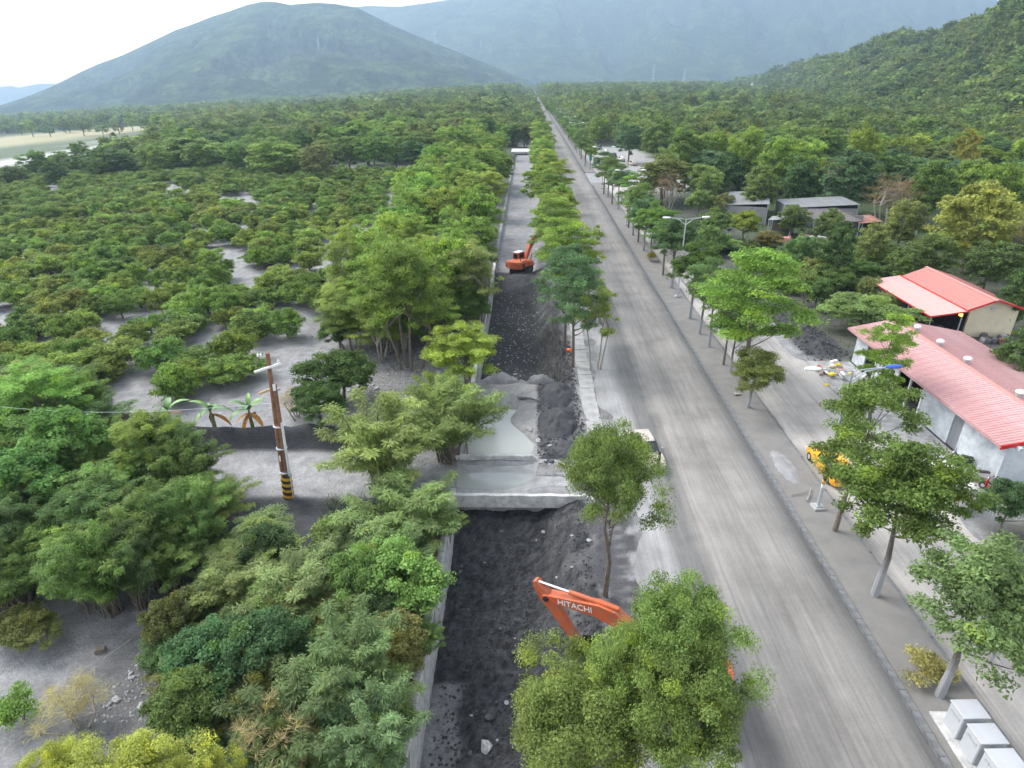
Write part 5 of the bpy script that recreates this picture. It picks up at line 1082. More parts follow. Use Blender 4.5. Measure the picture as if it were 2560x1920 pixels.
# ================================================================== STREET FURNITURE
def lamp_post(x, y, right_mat, label, h=9.6, stripes_=False, rz=0.0):
    e = empty('street_lamp', (x, y, .1), rz, label, 'street lamp', 'double-arm street lamps on the median')
    MB().tube([(0, 0, 0), (0, 0, h * .5), (0, 0, h)], [.11, .09, .06], 10).build('pole', 'steel', e, True)
    MB().box((0, 0, .06), (.7, .7, .28), bev=.03).build('plinth', 'concrete', e); MB().box((0, 0, .24), (.38, .38, .06)).build('base_plate', 'steel', e)
    if stripes_: MB().cyl((0, 0, 1.9), (0, 0, 3.1), .118, n=14).build('hazard_band', 'hazard', e, True); MB().cyl((0, 0, 1.6), (0, 0, 1.85), .116, n=12).build('notice_band', 'white_paint', e)
    for s_ in (-1, 1):
        a = MB().tube([(0, 0, h - .75), (s_ * .8, 0, h - .1), (s_ * 1.9, 0, h + .12)], [.045, .04, .035], 8).tube([(0, 0, h - .08), (s_ * 1.0, 0, h + .06), (s_ * 1.9, 0, h + .12)], .03, 8).build('arm', 'steel', e, True)
        hd = MB(); secs = []
        for t, w_, th_ in ((0, .06, .05), (.12, .15, .09), (.5, .19, .12), (.85, .15, .10), (1.0, .05, .05)):
            secs.append([(s_ * (1.85 + t * .95) , w_ * math.cos(q_), h + .14 + .02 * t + th_ * math.sin(q_)) for q_ in np.linspace(0, 2 * math.pi, 11)[:-1]])
        hd.loft(secs).build('lamp_head', right_mat if s_ > 0 else 'white_paint', a, True)
    return e
lamp_post(18.3, 32.1, 'lamp_blue', 'near double street lamp with one blue head and striped pole base', stripes_=True, rz=R(4))
lamp_post(18.6, 74.5, 'white_paint', 'double white street lamp rising above the median trees in mid-distance', rz=R(3))
for k, y in enumerate((117, 160, 255, 298, 341, 384)):
    lamp_post(18.3, y, 'white_paint', f'{ordinal(k)} distant double street lamp along the median past the two near ones')
# grey utility cabinets on a pad
pad = tag(MB().box((17.9, 15.55, .16), (1.5, 4.9, .16), bev=.03).build('concrete_pad', 'concrete_pale'), 'pale concrete pad under four grey cabinets on the median', 'pad')
cabme = [MB().box((0, 0, .62), (1.02, .78, 1.24), bev=.02).mesh('cabinet_body', 'cabinet_grey'), MB().box((0, 0, 1.275), (1.1, .86, .07), bev=.015).mesh('cabinet_lid', 'cabinet_grey'), MB().box((0, 0, .6), (.46, .02, 1.0), bev=.005).mesh('door', 'cabinet_grey'), MB().box((.16, -.02, .62), (.03, .04, .16)).mesh('handle', 'black_metal'), MB().box((0, 0, 0), (.02, .22, .16)).mesh('louvre', 'steel')]
for k, (y, s_) in enumerate(((17.15, 1.0), (16.1, 1.0), (15.05, 1.02), (14.0, 1.22))):
    e = empty('utility_cabinet', (17.95, y, .24), R(2), f'{ordinal(k)} grey metal utility cabinet from the far end of the pad', 'cabinet', 'utility cabinets on the pad'); e.scale = (s_, s_, s_)
    link(bpy.data.objects.new('cabinet_body', cabme[0]), e); link(bpy.data.objects.new('cabinet_lid', cabme[1]), e)
    for sx in (-.25, .25):
        lv = link(bpy.data.objects.new('louvre', cabme[4]), e); lv.location = (-.515, sx * .6, .95); d_ = link(bpy.data.objects.new('door', cabme[2]), e); d_.location = (sx, -.395, 0); hh = link(bpy.data.objects.new('handle', cabme[3]), d_)
# wooden utility pole with pvc conduit
UP = empty('utility_pole', (-15.7, 33.0, tz(-15.7, 33.0)), 0, 'brown wooden utility pole with white pipe and striped foot, leaning slightly', 'utility pole'); UP.rotation_euler = (0, R(3.2), 0)
MB().tube([(-.16, 0, -.5), (-.13, 0, 5), (-.08, 0, 10.2)], [.17, .15, .12], 12).build('pole', 'wood', UP, True)
MB().tube([(.14, -.04, -.5), (.12, -.04, 4), (.1, -.03, 8.2)], [.16, .15, .12], 12).build('second_pole', 'wood', UP, True)
MB().tube([(.33, -.12, 0), (.3, -.12, 3), (.26, -.1, 5.6)], .085, 10).build('conduit', 'pvc', UP, True)
hb = MB().lathe([(.36, .0), (.35, .9), (.34, 1.75)], n=20).build('hazard_wrap', 'hazard', UP, True); hb.location = (.05, -.04, -.05)
arm = MB().box((0, 0, 0), (1.55, .12, .13), (0, R(-14), R(24)), bev=.01).build('cross_arm', 'white_paint', UP); arm.location = (-.1, -.2, 9.35)
ins = MB().lathe([(.03, 0), (.07, .06), (.04, .1), (.08, .16), (.04, .2), (.02, .26)], n=10).mesh('insulator', 'white_paint')
for x, y, z in ((-.45, -.1, 10.0), (-.62, -.1, 9.98), (.5, 0, 9.6)): o = link(bpy.data.objects.new('insulator', ins), UP); o.location = (x, y, z)
MB().box((-.45, -.15, 7.75), (.75, .10, .16), (0, R(-18), R(20))).build('broken_board', 'cardboard', UP); MB().box((.12, -.17, 8.05), (.16, .06, .42)).build('name_plate', 'white_paint', UP); MB().box((-.13, -.17, 3.0), (.10, .04, .42)).build('name_plate', 'white_paint', UP)
for z in (3.7, 5.3, 1.9): MB().lathe([(.34, z), (.345, z + .04)], n=14).build('wire_tie', 'steel', UP)
wire = tag(MB().tube([(-15.2 - 32 * t, 33 + 4 * t, 7.0 - 1.6 * math.sin(math.pi * t) * .9 - .6 * t) for t in np.linspace(0, 1, 20)], .012, 4).build('cable', 'steel'), 'thin sagging wire running left from the wooden pole', 'cable')
st_ = MB().tube([(0, 0, 0), (.02, 0, .5), (-.02, 0, .95)], [.11, .12, .09], 8).build('tree_stump', 'wood', None, True); p = at(768, 1100); st_.location = (p.x, p.y, p.z); tag(st_, 'short reddish stump standing on the silt behind the mud berm', 'stump')

# ================================================================== MACHINES AND VEHICLES
def text_mesh(txt, size, mat):
    cu = bpy.data.curves.new('lettering', 'FONT'); cu.body = txt; cu.size = size; cu.extrude = .004; cu.offset = .012 * size; cu.align_x = 'CENTER'; cu.align_y = 'CENTER'
    tmp = bpy.data.objects.new('tmp_text', cu); COL.objects.link(tmp); bpy.context.view_layer.update()
    me = bpy.data.meshes.new_from_object(tmp.evaluated_get(bpy.context.evaluated_depsgraph_get())); bpy.data.objects.remove(tmp); me.materials.clear(); me.materials.append(M[mat]); return me
def beam(mb, pts, hw):
    """box-section beam through points (x, z, half height), width 2*hw along y"""
    secs = [[(x, -hw, z - h), (x, hw, z - h), (x, hw, z + h), (x, -hw, z + h)] for x, z, h in pts]; return mb.loft(secs)
def excavator(loc, rz, swing, boom_a, stick_a, label, bucket_a=-60):
    """+x is forward; swing turns the upper body on the tracks"""
    e = empty('excavator', loc, rz, label, 'excavator')
    for s_ in (-1, 1):
        mb = MB(); L_, hh = 4.1, .44; prof = []
        for k in range(9): a = R(90 + 180 * k / 8); prof.append((-L_ / 2 + hh + hh * math.cos(a), .48 + hh * math.sin(a)))
        for k in range(9): a = R(-90 + 180 * k / 8); prof.append((L_ / 2 - hh + hh * math.cos(a), .48 + hh * math.sin(a)))
        mb.prism(prof, s_ * 1.15 - .3, s_ * 1.15 + .3); t_ = mb.build('track', 'rubber', e)
        sh = MB()
        for k in range(26): sh.box((-1.7 + k * .136, s_ * 1.15, .94), (.07, .64, .06))
        for k in range(26): sh.box((-1.7 + k * .136, s_ * 1.15, .03), (.07, .64, .06))
        for k in range(8): a = R(100 + 160 * k / 7); sh.box((-L_ / 2 + hh + (hh + .02) * math.cos(a), s_ * 1.15, .48 + (hh + .02) * math.sin(a)), (.07, .64, .06), (0, -a + R(90), 0)); sh.box((L_ / 2 - hh - (hh + .02) * math.cos(a), s_ * 1.15, .48 + (hh + .02) * math.sin(a)), (.07, .64, .06), (0, a - R(90), 0))
        sh.build('track_shoes', 'black_metal', t_); t_.children[0]['kind'] = 'stuff'
    MB().box((0, 0, .62), (2.2, 1.9, .5), bev=.06).build('undercarriage', 'black_metal', e); MB().lathe([(.75, .85), (.75, 1.08)], n=20).build('slew_ring', 'black_metal', e)
    cs, sn = math.cos(swing), math.sin(swing); Q = Matrix.Rotation(swing, 4, 'Z')
    def up(o): o.matrix_local = Q @ o.matrix_local; return o
    hs_ = up(MB().box((-.75, .05, 1.55), (3.0, 2.55, .85), bev=.10).build('engine_housing', 'orange_paint', e))
    cw = []
    for k in range(15): a = R(100 + 160 * k / 14); cw.append((-1.55 + 1.35 * math.cos(a) * .72, 1.34 * math.sin(a)))
    c_ = MB(); n_ = len(cw); vs = [(x, y, 1.14) for x, y in cw] + [(x, y, 2.02) for x, y in cw] + [(x * .985, y * .93, 2.12) for x, y in cw]
    c_.add(vs, [tuple(range(n_ - 1, -1, -1)), tuple(range(2 * n_, 3 * n_))] + [(r_ * n_ + k, r_ * n_ + (k + 1) % n_, (r_ + 1) * n_ + (k + 1) % n_, (r_ + 1) * n_ + k) for r_ in (0, 1) for k in range(n_)])
    up(c_.build('counterweight', 'orange_paint', e, True))
    up(MB().box((-.9, -.45, 2.04), (1.5, 1.2, .16), bev=.04).build('engine_hood', 'orange_paint', e)); up(MB().box((-1.35, -1.335, 1.6), (.5, .02, .62)).build('side_grille', 'black_metal', e))
    up(MB().cyl((-1.3, -.7, 2.1), (-1.3, -.7, 2.5), .06, n=10).build('exhaust', 'black_metal', e))
    up(MB().box((.55, -.95, 1.5), (1.1, .8, .7), bev=.06).build('tool_box', 'orange_paint', e)); up(MB().box((0, 0, 1.14), (3.4, 2.3, .16)).build('deck_plate', 'black_metal', e))
    # cab on the left
    cab = up(MB().prism([(-.25, 1.2), (1.25, 1.2), (1.5, 1.7), (1.28, 2.78), (.95, 2.86), (-.25, 2.86)], .42, 1.36).build('cab', 'orange_paint', e, bev=.04))
    for nm, prof in (('side_window', [(.0, 1.75), (.5, 1.75), (.5, 2.72), (.0, 2.72)]), ('door_window', [(.58, 1.5), (1.28, 1.6), (1.36, 1.78), (1.18, 2.68), (.58, 2.72)])):
        MB().prism(prof, 1.362, 1.375).build(nm, 'glass_dark', cab); MB().prism(prof, .405, .418).build(nm, 'glass_dark', cab)
    MB().box((1.41, .89, 2.2), (.03, .78, .98), (0, R(-11.5), 0)).build('windscreen', 'glass_dark', cab); MB().box((-.262, .89, 2.3), (.02, .7, .7)).build('rear_window', 'glass_dark', cab); MB().box((.42, .89, 2.89), (1.35, .92, .06), bev=.02).build('cab_roof', 'white_paint', cab)
    # boom, stick and bucket in the x-z plane, swung with the body
    def frame(px, pz, ang):
        return Q @ Matrix.Translation((px, -.12, pz)) @ Matrix.Rotation(-ang, 4, 'Y')
    B0 = (.55, 1.55); LB = 5.7
    bo = beam(MB(), [(-.12, 0, .16), (.2, .05, .24), (1.6, .72, .36), (2.5, 1.0, .42), (3.3, .92, .37), (4.6, .42, .26), (5.55, .03, .2), (5.82, -.06, .12)], .24).build('boom', 'orange_paint', e, bev=.02); bo.matrix_local = frame(*B0, boom_a)
    tx = text_mesh('HITACHI', .44, 'white_paint')
    for sy, ry in ((-.246, 0), (.246, math.pi)):
        o = link(bpy.data.objects.new('lettering', tx), bo); o.matrix_local = Matrix.Translation((4.25, sy, .52)) @ Matrix.Rotation(R(21.5), 4, 'Y') @ Matrix.Rotation(ry, 4, 'Z') @ Matrix.Rotation(R(90), 4, 'X')
    cb, sb = math.cos(boom_a), math.sin(boom_a); bw = lambda x, z: (B0[0] + x * cb - z * sb, B0[1] + x * sb + z * cb)
    J = bw(5.6, 0); sa_ = boom_a + stick_a
    # stick: local +x runs from tail to bucket; the pivot sits .75 m from the tail
    sk = beam(MB(), [(-.95, .10, .10), (-.75, .14, .2), (0, .08, .34), (.5, .04, .3), (2.6, 0, .16), (2.75, 0, .1)], .17).build('stick', 'orange_paint', e, bev=.02); sk.matrix_local = frame(*J, sa_)
    MB().box((1.0, -.178, .06), (.36, .012, .30)).build('plate', 'white_paint', sk); MB().cyl((0, -.32, .0), (0, .32, .0), .13, n=14).build('pivot_pin', 'black_metal', sk, True)
    c2, s2 = math.cos(sa_), math.sin(sa_); sw = lambda x, z: (J[0] + x * c2 - z * s2, J[1] + x * s2 + z * c2)
    def ram(a, b_, split, r_=.10, off=0.0):
        A = Vector((a[0], off, a[1])); B = Vector((b_[0], off, b_[1])); Cc = A.lerp(B, split); Tq = Q @ Matrix.Translation((0, -.12, 0))
        o1 = MB().cyl(A, Cc, r_, n=12).build('cylinder', 'orange_paint', e, True); o1.matrix_local = Tq; o2 = MB().cyl(Cc, B, r_ * .6, n=10).build('piston_rod', 'chrome', o1, True)
    ram(bw(2.45, 1.52), sw(-.9, .16), .58, .115); ram((1.5, 1.45), bw(2.5, .6), .55, .09, -.38); ram((1.5, 1.45), bw(2.5, .6), .55, .09, .38); ram(sw(-.1, .42), sw(2.15, .34), .62, .08)
    T_ = sw(2.65, 0); bk = MB(); prof = [(.05, .12), (.55, .42), (1.0, .32), (1.22, -.05), (1.15, -.42), (.85, -.72), (.8, -.66), (1.05, -.38), (1.1, -.05), (.92, .22), (.52, .3), (.1, 0)]
    bk.prism([(x, z) for x, z in prof], -.55, .55); bk.prism([(.1, .05), (.55, .36), (.95, .26), (1.12, -.05), (1.06, -.4), (.82, -.68)], -.55, -.5); bk.prism([(.1, .05), (.55, .36), (.95, .26), (1.12, -.05), (1.06, -.4), (.82, -.68)], .5, .55)
    bo2 = bk.build('bucket', 'black_metal', e); bo2.matrix_local = frame(*T_, sa_ + R(bucket_a))
    for k in range(5): MB().box((.78, -.46 + .23 * k, -.76), (.06, .09, .2)).build('tooth', 'steel', bo2)
    return e
ang1 = math.atan2(2.9, -5.7)
excavator((6.3, 18.9, .03), R(100), ang1 - R(100), R(13), R(-140), 'orange excavator under the large tree with its arm reaching over the canal', -30)
excavator((-.9, 88.4, tz(-.9, 88.4) + .05), R(82), R(-26), R(34), R(-80), 'orange excavator with white cab roof on the black mud heap in the canal')

def car(loc, rz, paint, label, kind='sedan', group=None, name='car', L_=4.5, W_=1.76, H_=1.47, z=None):
    e = empty(name, loc, rz, label, 'car', group); hw = W_ / 2; x0 = -L_ / 2
    def sec(x, w_, zb, zt, r_=.12):
        return [(x, -w_ + r_ * .5, zb), (x, w_ - r_ * .5, zb), (x, w_, zb + r_), (x, w_ * 1.0, zt - r_ * 1.2), (x, w_ - r_ * .5, zt - .02), (x, -w_ + r_ * .5, zt - .02), (x, -w_, zt - r_ * 1.2), (x, -w_, zb + r_)]
    bh = .62 * H_
    low = [sec(x0 + L_ * t, hw * a, zb, bh * b_) for t, a, zb, b_ in ((0, .82, .34, .78), (.02, .92, .28, .92), (.08, .98, .22, .99), (.3, 1, .2, 1.03), (.6, 1, .2, 1.02), (.72, 1, .2, .98), (.9, .97, .22, .88), (.97, .9, .26, .8), (1, .8, .34, .62))]
    MB().loft(low).build('body', paint, e, True)
    if kind == 'van': gh = ((.015, .86, .90), (.05, .84, .98), (.3, .84, 1), (.62, .84, .99), (.72, .83, .93), (.86, .8, .66))
    else: gh = ((.07, .80, .64), (.2, .78, .97), (.32, .77, 1), (.48, .77, .99), (.56, .78, .94), (.74, .82, .64))
    top = []
    for t, a, b_ in gh:
        x = x0 + L_ * t; zt = H_ * b_; zb_ = bh * .95; wt = hw * a * (.88 if b_ > .8 else 1)
        top.append([(x, -hw * .93, zb_), (x, hw * .93, zb_), (x, hw * .90, zb_ + .02), (x, wt, max(zt - .07, zb_ + .03)), (x, wt * .9, max(zt, zb_ + .04)), (x, -wt * .9, max(zt, zb_ + .04)), (x, -wt, max(zt - .07, zb_ + .03)), (x, -hw * .90, zb_ + .02)])
    MB().loft(top).build('cabin', paint, e, True)
    def quad(a, b_, c_, d_, nm, mt_): MB().add([a, b_, c_, d_], [(0, 1, 2, 3)]).build(nm, mt_, e)
    # windscreens and side glass set just proud of the cabin
    g0, g1 = gh[0], gh[1]; xa, xb = x0 + L_ * g0[0], x0 + L_ * g1[0]; f0, f1 = gh[-1], gh[-2]; xc, xd = x0 + L_ * f1[0], x0 + L_ * f0[0]
    zb_ = bh * .95
    off = .02
    quad((xa - off + .06, -hw * .78, zb_ + .1), (xa - off + .06, hw * .78, zb_ + .1), (xb - off - .02, hw * .62, H_ * g1[2] - .06), (xb - off - .02, -hw * .62, H_ * g1[2] - .06), 'rear_window', 'glass_dark')
    quad((xd + .01, -hw * .8, H_ * f0[2] + .035), (xd + .01, hw * .8, H_ * f0[2] + .035), (xc + .03, hw * .64, H_ * f1[2] + .015), (xc + .03, -hw * .64, H_ * f1[2] + .015), 'windscreen', 'glass_dark')
    for s_ in (-1, 1):
        for t0, t1 in ((gh[1][0] + .0, .37), (.385, gh[-2][0] + .02)):
            quad((x0 + L_ * (t0 - .02), s_ * hw * .925, zb_ + .08), (x0 + L_ * (t1 + .02), s_ * hw * .925, zb_ + .08), (x0 + L_ * t1, s_ * hw * .74, H_ - .13), (x0 + L_ * t0, s_ * hw * .74, H_ - .13), 'side_window', 'glass_dark')
        MB().box((x0 + L_ * .64, s_ * (hw + .09), bh + .06), (.14, .16, .12), bev=.02).build('mirror', paint, e)
        MB().box((x0 + .02, s_ * hw * .7, bh * .72), (.05, .3, .16), bev=.02).build('tail_light', 'red_lens', e); MB().box((x0 + L_ - .03, s_ * hw * .66, bh * .62), (.08, .34, .13), bev=.02).build('headlight', 'plastic_white', e)
        for t in (.19, .80):
            wv = MB(); cx = x0 + L_ * t
            wh = MB().tube([(cx, s_ * (hw - .2), .31), (cx, s_ * (hw + .01), .31)], [.31, .31], 18).build('wheel', 'rubber', e, True); MB().tube([(cx, s_ * (hw + .0), .31), (cx, s_ * (hw + .022), .31)], [.19, .16], 12).build('rim', 'steel', wh)
    MB().box((x0 - .0, 0, bh * .55), (.03, .42, .15)).build('number_plate', 'plastic_white', e); MB().box((x0 + .06, 0, .36), (.16, W_ * .84, .16), bev=.03).build('bumper', paint, e); MB().box((x0 + L_ - .06, 0, .38), (.16, W_ * .82, .18), bev=.03).build('bumper', paint, e)
    return e
car((20.9, 36.4, .03), R(91), 'taxi_yellow', 'yellow taxi driving away under the second median tree', name='taxi')
car((27.0, 34.2, .09), R(91), 'car_white', 'dusty white van parked at the right edge of the side road', 'van', name='van', L_=4.6, W_=1.75, H_=1.8)
car((8.5, 38.2, .03), R(-82), 'car_dusty', 'dust-covered pale car on the shoulder behind the slim tree', name='dusty_car')
car((22.2, 213, .03), R(90), 'car_dark', 'dark jeep parked on the far side road near the green banner', 'van', name='jeep', L_=4.4, W_=1.9, H_=1.9)
for k, (x, y, pt) in enumerate(((27.5, 258, 'car_dark'), (28.6, 244, 'car_white'), (30, 231, 'car_dark'), (31, 219, 'car_white'), (33, 208, 'car_dusty'))):
    car((x, y, tz(x, y)), R(70 + 8 * k), pt, f'{ordinal(k)} parked car from the far end of the distant roadside lot', group='cars parked at the far lot', name='parked_car')
car((36.5, 172, 0), R(20), 'car_blue', 'small blue truck parked under trees right of the side road', 'van', name='small_truck', L_=4.8, W_=1.8, H_=1.9)
car((33.5, 168, 0), R(30), 'plastic_white', 'small white truck beside the blue one under the trees', 'van', name='small_truck', L_=4.8, W_=1.8, H_=1.9)
def scooter(x, y, rz, paint, label):
    e = empty('scooter', (x, y, .08), rz, label, 'scooter', 'scooters by the long house')
    for cx in (-.62, .62):
        wh = MB().tube([(cx, -.05, .25), (cx, .05, .25)], .25, 16).build('wheel', 'rubber', e); MB().tube([(cx, -.056, .25), (cx, .056, .25)], .12, 10).build('rim', 'steel', wh)
    MB().loft([[(x_, -w_, zb), (x_, w_, zb), (x_, w_ * .8, zt), (x_, -w_ * .8, zt)] for x_, w_, zb, zt in ((-.85, .08, .5, .68), (-.6, .16, .42, .74), (-.2, .17, .3, .72), (.1, .16, .24, .36), (.38, .15, .24, .36))]).build('body', paint, e, True)
    MB().loft([[(x_, -w_, z_), (x_, w_, z_), (x_ + .05, w_ * .8, z_), (x_ + .05, -w_ * .8, z_)] for x_, w_, z_ in ((.42, .17, .26), (.46, .19, .6), (.38, .14, .92))]).build('leg_shield', paint, e)
    MB().box((-.38, 0, .79), (.72, .26, .1), bev=.03).build('seat', 'rubber', e)
    MB().tube([(.62, 0, .25), (.5, 0, .6), (.36, 0, 1.0)], .03, 6).build('fork', 'steel', e); MB().tube([(.3, -.33, 1.02), (.38, 0, 1.0), (.3, .33, 1.02)], .022, 6).build('handlebar', 'black_metal', e)
    for s_ in (-1, 1): MB().tube([(.33, s_ * .25, 1.02), (.36, s_ * .3, 1.2)], .012, 4).build('mirror_stalk', 'black_metal', e)
    MB().box((.47, 0, .9), (.08, .16, .12), bev=.02).build('headlight', 'plastic_white', e)
    return e
scooter(30.1, 37.2, R(150), 'car_dark', 'black scooter leaning at the wall of the long house, farthest one'); scooter(30.0, 35.3, R(165), 'car_white', 'white-fronted scooter at the house corner, middle one'); scooter(30.3, 33.9, R(120), 'red_lens', 'scooter with bright red body at the house corner, nearest one')

# ================================================================== PEOPLE
def person(x, y, rz, top, bottom, label, arms='down', z=None, h=1.72, hold=None):
    """one continuous skinned body"""
    sc = h / 1.72; z0 = tz(x, y) if z is None else z
    J = {'pel': (0, 0, .94, .135), 'sp': (0, .01, 1.15, .13), 'ch': (0, .0, 1.34, .15), 'nk': (0, -.01, 1.47, .058), 'hd': (0, .02, 1.57, .085), 'tp': (0, .025, 1.66, .075)}
    E_ = [('pel', 'sp'), ('sp', 'ch'), ('ch', 'nk'), ('nk', 'hd'), ('hd', 'tp')]
    for s_, n_ in ((-1, 'l'), (1, 'r')):
        J['hip' + n_] = (s_ * .09, 0, .88, .095); J['kn' + n_] = (s_ * .11, .03 * (1 if s_ > 0 else -.4), .49, .065); J['an' + n_] = (s_ * .12, -.02, .09, .045); J['to' + n_] = (s_ * .135, .15, .04, .035)
        J['sh' + n_] = (s_ * .18, 0, 1.39, .06)
        if arms == 'up': J['el' + n_] = (s_ * .25, .16, 1.22, .042); J['wr' + n_] = (s_ * .12, .34, 1.42, .03); J['ha' + n_] = (s_ * .07, .40, 1.47, .032)
        else: J['el' + n_] = (s_ * .25, -.02, 1.12, .043); J['wr' + n_] = (s_ * .26, .06, .88, .031); J['ha' + n_] = (s_ * .25, .09, .78, .034)
        E_ += [('pel', 'hip' + n_), ('hip' + n_, 'kn' + n_), ('kn' + n_, 'an' + n_), ('an' + n_, 'to' + n_), ('ch', 'sh' + n_), ('sh' + n_, 'el' + n_), ('el' + n_, 'wr' + n_), ('wr' + n_, 'ha' + n_)]
    ks_ = list(J); me = bpy.data.meshes.new('body'); me.from_pydata([J[k_][:3] for k_ in ks_], [(ks_.index(a), ks_.index(b_)) for a, b_ in E_], [])
    o = bpy.data.objects.new('body', me); COL.objects.link(o); sm = o.modifiers.new('skin', 'SKIN'); o.modifiers.new('sub', 'SUBSURF').levels = 2
    for i, k_ in enumerate(ks_):
        v_ = me.skin_vertices[0].data[i]; v_.radius = (J[k_][3] * (1.25 if k_ in ('ch', 'sp', 'pel') else 1), J[k_][3]); v_.use_root = k_ == 'pel'
    bpy.context.view_layer.update()
    bm2 = bpy.data.meshes.new_from_object(o.evaluated_get(bpy.context.evaluated_depsgraph_get())); bpy.data.objects.remove(o)
    for mm in (top, bottom, 'skin', 'hair', 'rubber'): bm2.materials.append(M[mm])
    for pl in bm2.polygons:
        c_ = pl.center; pl.use_smooth = True; hand = (Vector(c_) - Vector(J['hal'][:3])).length < .09 or (Vector(c_) - Vector(J['har'][:3])).length < .09
        pl.material_index = 4 if c_.z < .1 else 1 if c_.z < .95 and abs(c_.x) < .21 and not hand else 2 if hand or 1.46 < c_.z < 1.6 else 3 if c_.z >= 1.6 else 0
        if c_.z > 1.5 and c_.y < -.01: pl.material_index = 3
    e = empty('person', (x, y, z0), rz, label, 'person'); e.scale = (sc, sc, sc)
    ob = link(bpy.data.objects.new('body', bm2), e)
    MB().lathe([(.02, 1.52), (.102, 1.56), (.108, 1.64), (.085, 1.71), (.03, 1.745)], (0, .0, 0), 12).build('hair', 'hair', e, True)
    if hold: MB().box((0, .46, 1.48), (.14, .12, .1), bev=.015).build(hold, 'black_metal', e)
    return e
person(3.75, 33.9, R(-25), 'cloth_black', 'cloth_black', 'person in black standing at the right end of the bridge holding a camera', 'up', .02, 1.74, 'camera_body')
person(9.0, 36.0, R(60), 'cloth_black', 'cloth_grey', 'person in dark clothes at the road edge right of the slim tree', 'down', .03)
person(32.2, 46.0, R(100), 'cloth_white', 'cloth_grey', 'person in a white shirt in the open bay of the long house', 'down', .09)
person(42.2, 68.5, R(200), 'cloth_blue', 'cloth_grey', 'person in blue under the far side of the pink porch roof', 'down', .1)
person(41.6, 60.0, R(150), 'cloth_white', 'cloth_black', 'person in white standing at the near porch corner', 'down', 0)

# ================================================================== SMALL PLANTS AND DEBRIS
def banana(x, y, n_, h, label, dead=2):
    e = empty('banana_plant', (x, y, tz(x, y)), random.uniform(0, 6), label, 'banana plant', 'banana plants at the orchard edge')
    MB().tube([(0, 0, -.2), (.05, 0, h * .5), (.02, .05, h)], [.16, .13, .07], 10).build('stem', 'banana_stem', e, True)
    for k in range(n_):
        a = k * 2.4 + random.uniform(-.3, .3); el = random.uniform(.15, 1.4) if k < n_ - dead else random.uniform(-.6, .1); L_ = random.uniform(1.5, 2.1); w_ = random.uniform(.18, .27)
        vs = []; fs = []; N = 8; r0 = .05; px_, pz = 0, h * (.97 if k < n_ - dead else .8); ang = el
        for i in range(N + 1):
            t = i / N; ww = w_ * math.sin(math.pi * min(1, .08 + t * .95)) ** .6 if t > .12 else .04
            cx, sx = math.cos(a), math.sin(a); V0 = (cx * px_, sx * px_, pz); nxv, nyv = -sx, cx
            vs += [(V0[0] + nxv * ww, V0[1] + nyv * ww, V0[2] - .05 * ww + .12 * ww), (V0[0], V0[1], V0[2] - .03), (V0[0] - nxv * ww, V0[1] - nyv * ww, V0[2] + .07 * ww)]
            px_ += L_ / N * math.cos(ang); pz += L_ / N * math.sin(ang); ang -= (1.25 if k < n_ - dead else .9) / N * 1.3
            if i: q_ = 3 * i; fs += [(q_ - 3, q_ - 2, q_ + 1, q_), (q_ - 2, q_ - 1, q_ + 2, q_ + 1)]
        MB().add(vs, fs).build('leaf', 'banana_dead' if k >= n_ - dead else random.choice(['banana_leaf', 'banana_leaf', 'banana_pale']), e, True)
for (px, py, n_, h, lab, dd) in ((639, 1096, 12, 1.9, 'banana plant with yellow dying leaves just left of the wooden pole', 4), (545, 1100, 9, 1.5, 'banana plant half hidden by feathery shrubs left of the pole', 2), (440, 1100, 6, 1.5, 'small banana plant with one upright pale leaf', 1), (268, 1095, 10, 1.8, 'second banana plant from the left with drooping brown leaves', 3), (203, 1088, 10, 2.3, 'tallest banana plant, leftmost of the row', 2)):
    p = at(px, py); banana(p.x, p.y, n_, h, lab, dd)
# palm fronds among the right-hand wood
p = at(2290, 590, 2.0); banana(p.x, p.y, 12, 3.0, 'large-leaved palm-like plant in the wood above the cream house', 0)

def stone_mesh(seed, mat):
    rng = random.Random(seed); bm0 = bmesh.new(); bmesh.ops.create_icosphere(bm0, subdivisions=1, radius=.5)
    for v_ in bm0.verts: v_.co *= rng.uniform(.72, 1.15); v_.co.z *= .65
    me = bpy.data.meshes.new('stone'); bm0.to_mesh(me); bm0.free(); me.materials.append(M[mat]); return me
STN = [stone_mesh(k, 'stone') for k in range(4)]; STD = [stone_mesh(k + 9, 'stone_dark') for k in range(3)]
def stones(n_, xr, yr, sr, mats, label, group, test=None):
    c_ = 0
    for _ in range(n_ * 6):
        x, y = random.uniform(*xr), random.uniform(*yr)
        if test and not test(x, y): continue
        o = link(bpy.data.objects.new('stone', random.choice(mats))); s_ = sr[0] + (sr[1] - sr[0]) * random.random() ** 2.5
        o.scale = (s_, s_ * random.uniform(.7, 1.2), s_ * random.uniform(.6, 1)); o.rotation_euler = (random.uniform(-.3, .3), random.uniform(-.3, .3), random.uniform(0, 6)); o.location = (x, y, tz(x, y) + s_ * .12)
        tag(o, label, 'stone', group); c_ += 1
        if c_ >= n_: break
stones(46, (-4.3, 1.5), (14.5, 32), (.14, .38), STN[:1] + STD + STD, 'loose stone on the black mud floor of the near canal', 'stones in the near canal')
stones(60, (-4.3, 1.5), (52, 80), (.16, .42), STN, 'pale stone on the black mud of the canal beyond the pond', 'stones in the far canal')
stones(90, (-16, -6), (41.5, 58), (.18, .55), STN, 'pale stone on the grey slope left of the pond', 'stones on the slope left of the pond')
stones(26, (-18.5, -16), (17.5, 24), (.16, .45), STN, 'pale stone beside the silt patch at lower left', 'stones by the silt patch')
